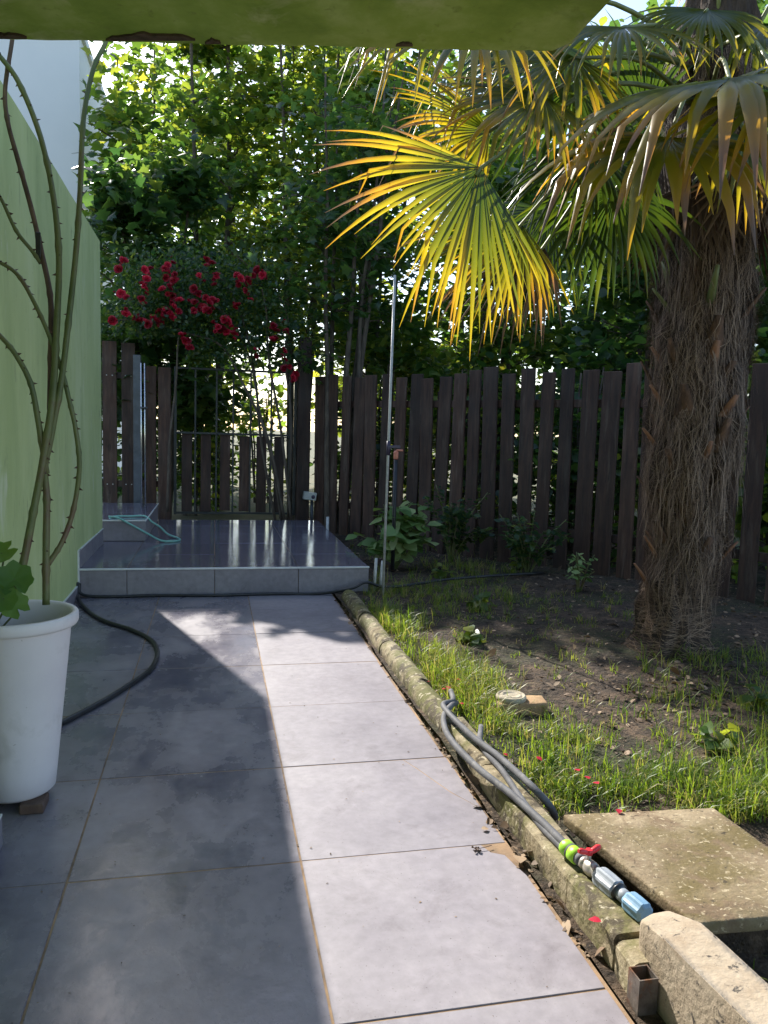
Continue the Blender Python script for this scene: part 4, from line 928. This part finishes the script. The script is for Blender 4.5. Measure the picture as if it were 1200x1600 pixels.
tp = np.array([tuple(p) for p in tips]+[tuple(at(u+random.uniform(-12, 12), v+random.uniform(-10, 14), 8.9)) for u, v in flowers for _ in range(2)])
nl = 9500; pos = tp[rng.integers(0, len(tp), nl)]+rng.normal(size=(nl, 3))*np.array([.17, .14, .15])
pos = pos[(pos[:, 2] > 1.86+.3*(pos[:, 0] < -.3))]; n = len(pos)
V, Fc, A = leaves(pos, .055*rng.uniform(.6, 1.2, n), rng.normal(size=(n, 3))*.7+np.array([0, -.5, .6]), OVAL, rng.random(n))
link('foliage', npmesh('foliage', V, Fc, 'darkleaf', {'rnd': A}, wloc(cr_)), cr_)
def flower_mesh(seed, rad=.05):
    rs = random.Random(seed); V, Fc, A = [], [], []
    for i in range(30):
        f = i/30; a = i*2.4; el = R(85-80*f+rs.uniform(-18, 18)); d = Vector((math.cos(a)*math.cos(el), math.sin(a)*math.cos(el), math.sin(el)))
        s_ = Vector((-math.sin(a), math.cos(a), 0)); r = rad*(.45+.6*f); w_ = rad*(.28+.3*f); k = len(V)
        n_ = d.cross(s_)
        for t, ww in ((.15, .4), (.6, 1), (.92, .8), (1.02, .35)):
            for e in (-1, 0, 1): V.append(tuple(d*r*t+s_*w_*ww*e+n_*(-.25*w_*abs(e)+.3*w_*t*t))); A.append(max(0, min(1, (.85, .6, .35, .1)[seed % 4]-.3*f+rs.uniform(-.3, .3))))
        for y in range(3):
            for x in range(2): Fc.append((k+y*3+x, k+y*3+x+1, k+y*3+x+4, k+y*3+x+3))
    return npmesh('flower', np.array(V), np.array(Fc), 'petal', {'rnd': A}, (0, 0, 0), True)
fm = [flower_mesh(i) for i in range(4)]
for i, (u, v) in enumerate(flowers):
    for k in range(4 if i % 2 else 3):
        p = at(u+random.gauss(0, 4), v+random.gauss(0, 5), random.uniform(8.42, 8.66))
        o = link('flower', random.choice(fm), cr_, p-cr_.location); o.rotation_euler = (R(55+random.uniform(-40, 40)), random.uniform(-.6, .6), random.uniform(-.8, .8)); s_ = random.choice((.34, .5, .65, .8, .9, 1.0))*random.uniform(.85, 1.1); o.scale = (s_,)*3

# ================================================================== SHRUBS AND WEEDS
def shrub(name, base, label, spread, hgt, nst, nl_per, lsize, mat, shape, seed, cat='shrub', group=None, indiv=False):
    rs = random.Random(seed); nr = np.random.default_rng(seed); base = Vector(base); t = thing(name, base, label, cat, group)
    P, D = [], []
    for s_ in range(nst):
        a = rs.uniform(0, 6.28); r = spread*rs.uniform(.15, 1); e = base+Vector((math.cos(a)*r, math.sin(a)*r*.7, hgt*rs.uniform(.4, 1)*(1-.35*(r/spread))))
        pts = smooth_path([base, (base*.55+e*.45)+Vector((0, 0, .12*hgt)), e], 5); MB().tube(pts, [.007-.004*i/len(pts) for i in range(len(pts))], 5).build('stem', 'cane', t)
        for q in range(nl_per):
            f = rs.uniform(.35, 1); p = pts[int(f*(len(pts)-1))]; az = rs.uniform(0, 6.28); P.append(tuple(p+Vector((rs.gauss(0, .02), rs.gauss(0, .02), rs.gauss(0, .02))))); D.append((math.cos(az), math.sin(az), rs.uniform(-.25, .15)))
    P = np.array(P); n = len(P); nrm = nr.normal(size=(n, 3))*.3+np.array([0, -.25, 1]); rnd = nr.random(n); sz = lsize*nr.uniform(.6, 1.15, n)
    if indiv:
        for i in range(n):
            V, Fc, A = leaves(P[i:i+1], sz[i:i+1], nrm[i:i+1], shape, rnd[i:i+1], np.array(D[i:i+1])); link('leaf', npmesh('leaf', V, Fc, mat, {'rnd': A}, wloc(t), True), t)
    else:
        V, Fc, A = leaves(P, sz, nrm, shape, rnd, np.array(D)); link('foliage', npmesh('foliage', V, Fc, mat, {'rnd': A}, wloc(t), True), t)
    return t
shrub('hydrangea', (1.55, 6.45, .0), 'light green broad leaved shrub growing between the pole and the fence', .48, .70, 19, 9, .16, 'shrubleaf', ROUND, 3, indiv=True)
shrub('shrub', (2.15, 6.75, 0), 'dark leafy shrub against the fence right of the light green one', .42, .95, 16, 26, .075, 'darkleaf', OVAL, 4)
shrub('shrub', (2.62, 6.05, 0), 'lower dark shrub against the fence, midway to the palm', .38, .75, 14, 22, .075, 'darkleaf', OVAL, 5)
shrub('shrub', (2.75, 5.35, 0), 'thin stalked weed clump at the fence foot beside the palm', .22, .42, 9, 8, .06, 'shrubleaf', OVAL, 6)
for i, (u, v, s_) in enumerate(((752, 955, .11), (690, 905, .09), (812, 895, .1), (1120, 1180, .11), (1180, 1120, .12), (735, 1005, .08))):
    p = onz(u, v); shrub('weed', (p.x, p.y, ground_z(p.x, p.y)), ('broad leaved weed on the bare soil behind the grass', 'weed by the light green shrub', 'weed near the fence foot', 'weed in the grass below the palm', 'tall weed in the dark grass right of the palm', 'tiny pale weed on the bare soil')[i], s_, s_*1.2, 5, 4, .075, 'litleaf', ROUND, 50+i, 'weed')

# ================================================================== GRASS, LITTER, PETALS
patches = [(1.95, 2.0, .2, .14, 420, .2), (2.25, 2.3, .28, .2, 480, .2), (2.6, 3.45, .3, .22, 220, .12), (1.85, 3.0, .4, .3, 160, .09), (2.2, 5.0, .6, .5, 260, .08), (1.62, 2.05, .16, .05, 220, .11), (1.08, 4.55, .11, .28, 620, .14), (1.20, 3.75, .12, .25, 300, .10), (1.17, 3.42, .11, .24, 1150, .15), (1.12, 2.95, .07, .22, 300, .11), (1.36, 2.72, .16, .12, 240, .09), (1.18, 2.35, .10, .16, 380, .10), (1.42, 2.26, .2, .10, 480, .10), (1.75, 2.15, .22, .12, 380, .11), (1.85, 2.45, .3, .2, 200, .12),
           (2.1, 3.05, .3, .2, 90, .12), (2.45, 2.6, .35, .3, 230, .16), (2.3, 2.0, .3, .25, 240, .15), (1.75, 5.4, .35, .3, 350, .12), (2.2, 6.2, .35, .35, 350, .14), (1.6, 4.9, .3, .3, 200, .08), (1.95, 4.4, .6, .6, 260, .06), (1.33, 1.2, .12, .2, 300, .1), (2.9, 3.2, .3, .3, 120, .14), (1.35, 5.6, .2, .3, 250, .12), (1.65, 7.2, .3, .4, 200, .15), (1.6, 3.6, .5, .5, 130, .05), (1.0, 3.4, .02, .7, 160, .07), (1.0, 4.6, .02, .5, 120, .07)]
B, Hh, Wd, An, Rn = [], [], [], [], []
def excl(x, y): return x < .99 or (1.05 < x < 1.72 and 1.44 < y < 1.97+.02*random.random() and x-1.03 < 1.7) or (x < 1.06 and y < 1.46)
for cx, cy, sx, sy, n, h_ in patches:
    dry = random.uniform(-.1, .2)
    for _ in range(int(n*.26)):
        tx_, ty_ = random.gauss(cx, sx*.75), random.gauss(cy, sy*.75); tr = random.uniform(.008, .028); th_ = random.uniform(.5, 1.2); td = random.gauss(0, .16)
        for _k in range(random.randint(3, 15)):
            x, y = tx_+random.gauss(0, tr), ty_+random.gauss(0, tr)
            if excl(x, y): continue
            B.append((x, y, ground_z(x, y)-.008)); Hh.append(h_*th_*random.uniform(.35, 1.15)*(1.35 if random.random() < .05 else 1)); Wd.append(random.uniform(.0011, .0027)); An.append(random.uniform(0, 6.28)); Rn.append(max(0, min(1, random.gauss(.50+dry+td, .2))))
B = np.array(B); Hh = np.array(Hh)[:, None]; Wd = np.array(Wd)[:, None]; An = np.array(An); Rn = np.array(Rn); n = len(B)
dr = np.stack([np.cos(An), np.sin(An), 0*An], 1); sd_ = np.stack([-np.sin(An+.4), np.cos(An+.4), 0*An], 1); ln = rng.uniform(.1, 1.05, (n, 1)); upv = np.array([0, 0, 1.])
rows = []
for t, wf in ((0, 1), (.35, .95), (.7, .7)):
    c = B+Hh*(upv*t*(1-.25*ln*t)+dr*ln*t*t*1.1); rows += [c-sd_*Wd*wf, c+sd_*Wd*wf]
rows.append(B+Hh*(upv*(1-.45*ln)+dr*ln*1.15))
V = np.stack(rows, 1).reshape(-1, 3); fi = np.array([(0, 1, 3), (0, 3, 2), (2, 3, 5), (2, 5, 4), (4, 5, 6)])
Fc = (fi[None]+(np.arange(n)*7)[:, None, None]).reshape(-1, 3)
o = link('grass', npmesh('grass', V, Fc, 'grass', {'rnd': np.repeat(Rn, 7)})); tag(o, 'tufts of fresh and dry grass on the garden soil', 'grass', kind='stuff')
# leaf litter and crumbs
P = []
for _ in range(9000):
    x = random.uniform(1.0, 4.4); y = random.uniform(1.2, 8.2)
    if not excl(x, y): P.append((x, y, ground_z(x, y)+.006))
for _ in range(500): y = random.uniform(1.5, 5.3); P.append((random.uniform(.853, .885), y, .004))
for _ in range(700): x = random.gauss(2.25, .35); y = random.gauss(3.1, .22); P.append((x, y, ground_z(x, y)+.01))
NP = 260
for _ in range(NP): P.append((random.uniform(-.88, .85), random.uniform(1.0, 5.5), .0025))
P = np.array(P); n = len(P)
V, Fc, A = leaves(P, np.where(np.arange(n) >= n-NP, rng.uniform(.003, .010, n), np.minimum(.07, np.exp(rng.normal(-4.3, .65, n)))), rng.normal(size=(n, 3))*np.where(np.arange(n) >= n-NP, .04, .42)[:, None]+upv, OVAL, rng.random(n)**1.6)
o = link('leaf_litter', npmesh('leaf_litter', V, Fc, 'litter', {'rnd': A})); tag(o, 'dry fallen leaves and crumbs scattered over the soil, the kerb gap and the path', 'leaf litter', kind='stuff')
def petal(u, v, z, size, lab, mat='petal', grp='red petals fallen in the grass'):
    p = onz(u, v, z); nn = np.array([[random.uniform(-.1, .1), random.uniform(-.15, .1), 1]])
    V, Fc, A = leaves(np.array([tuple(p)]), np.array([size]), nn, ROUND, np.array([random.uniform(.5, 1)]))
    o = link('petal', npmesh('petal', V, Fc, mat, {'rnd': A}, tuple(p), True), None, p); tag(o, lab, 'petal', grp)
petal(940, 1440, .091, .03, 'crimson petal lying on top of the kerb stone near the valve', grp='petals by the kerb')
petal(968, 1264, .108, .022, 'small red petal on the far edge of the concrete cover', grp='petals by the kerb')
for u, v in ((838, 1182), (787, 1177), (785, 1197), (905, 1205), (920, 1217), (692, 1077), (715, 1060), (725, 1100), (833, 1245), (812, 1222), (700, 1072), (935, 1225), (670, 1065)):
    petal(u, v, .07, random.uniform(.016, .028), 'small red petal caught in the sunny grass beside the kerb')
for u, v in ((803, 1322), (690, 1170), (655, 1098), (752, 1295)):
    petal(u, v, .006, .024, 'dry brown leaf in the gap between path tiles and kerb', 'litter', 'dry leaves in the kerb gap')
# dried flower cluster on the path tile
p0 = onz(745, 1328, .004); dc = thing('dried_flower', p0, 'dried brown flower cluster lying on the sunny tile joint', 'dried flower')
mb = MB()
for i in range(9):
    a = random.uniform(0, 6.28); e = p0+Vector((math.cos(a), math.sin(a), random.uniform(0, .5)))*random.uniform(.008, .02); mb.tube([p0+Vector((0, 0, .003)), e], [.0012, .0018], 5)
    mb.lathe([(0, -.003), (.0032, -.001), (.003, .002), (0, .004)], e, 7)
mb.build('seed_heads', 'oldcane', dc)
MB().tube([p0+Vector((0, 0, .003)), p0+Vector((.028, .004, .004)), p0+Vector((.05, .012, .003))], .0011, 5).build('stalk', 'oldcane', dc)
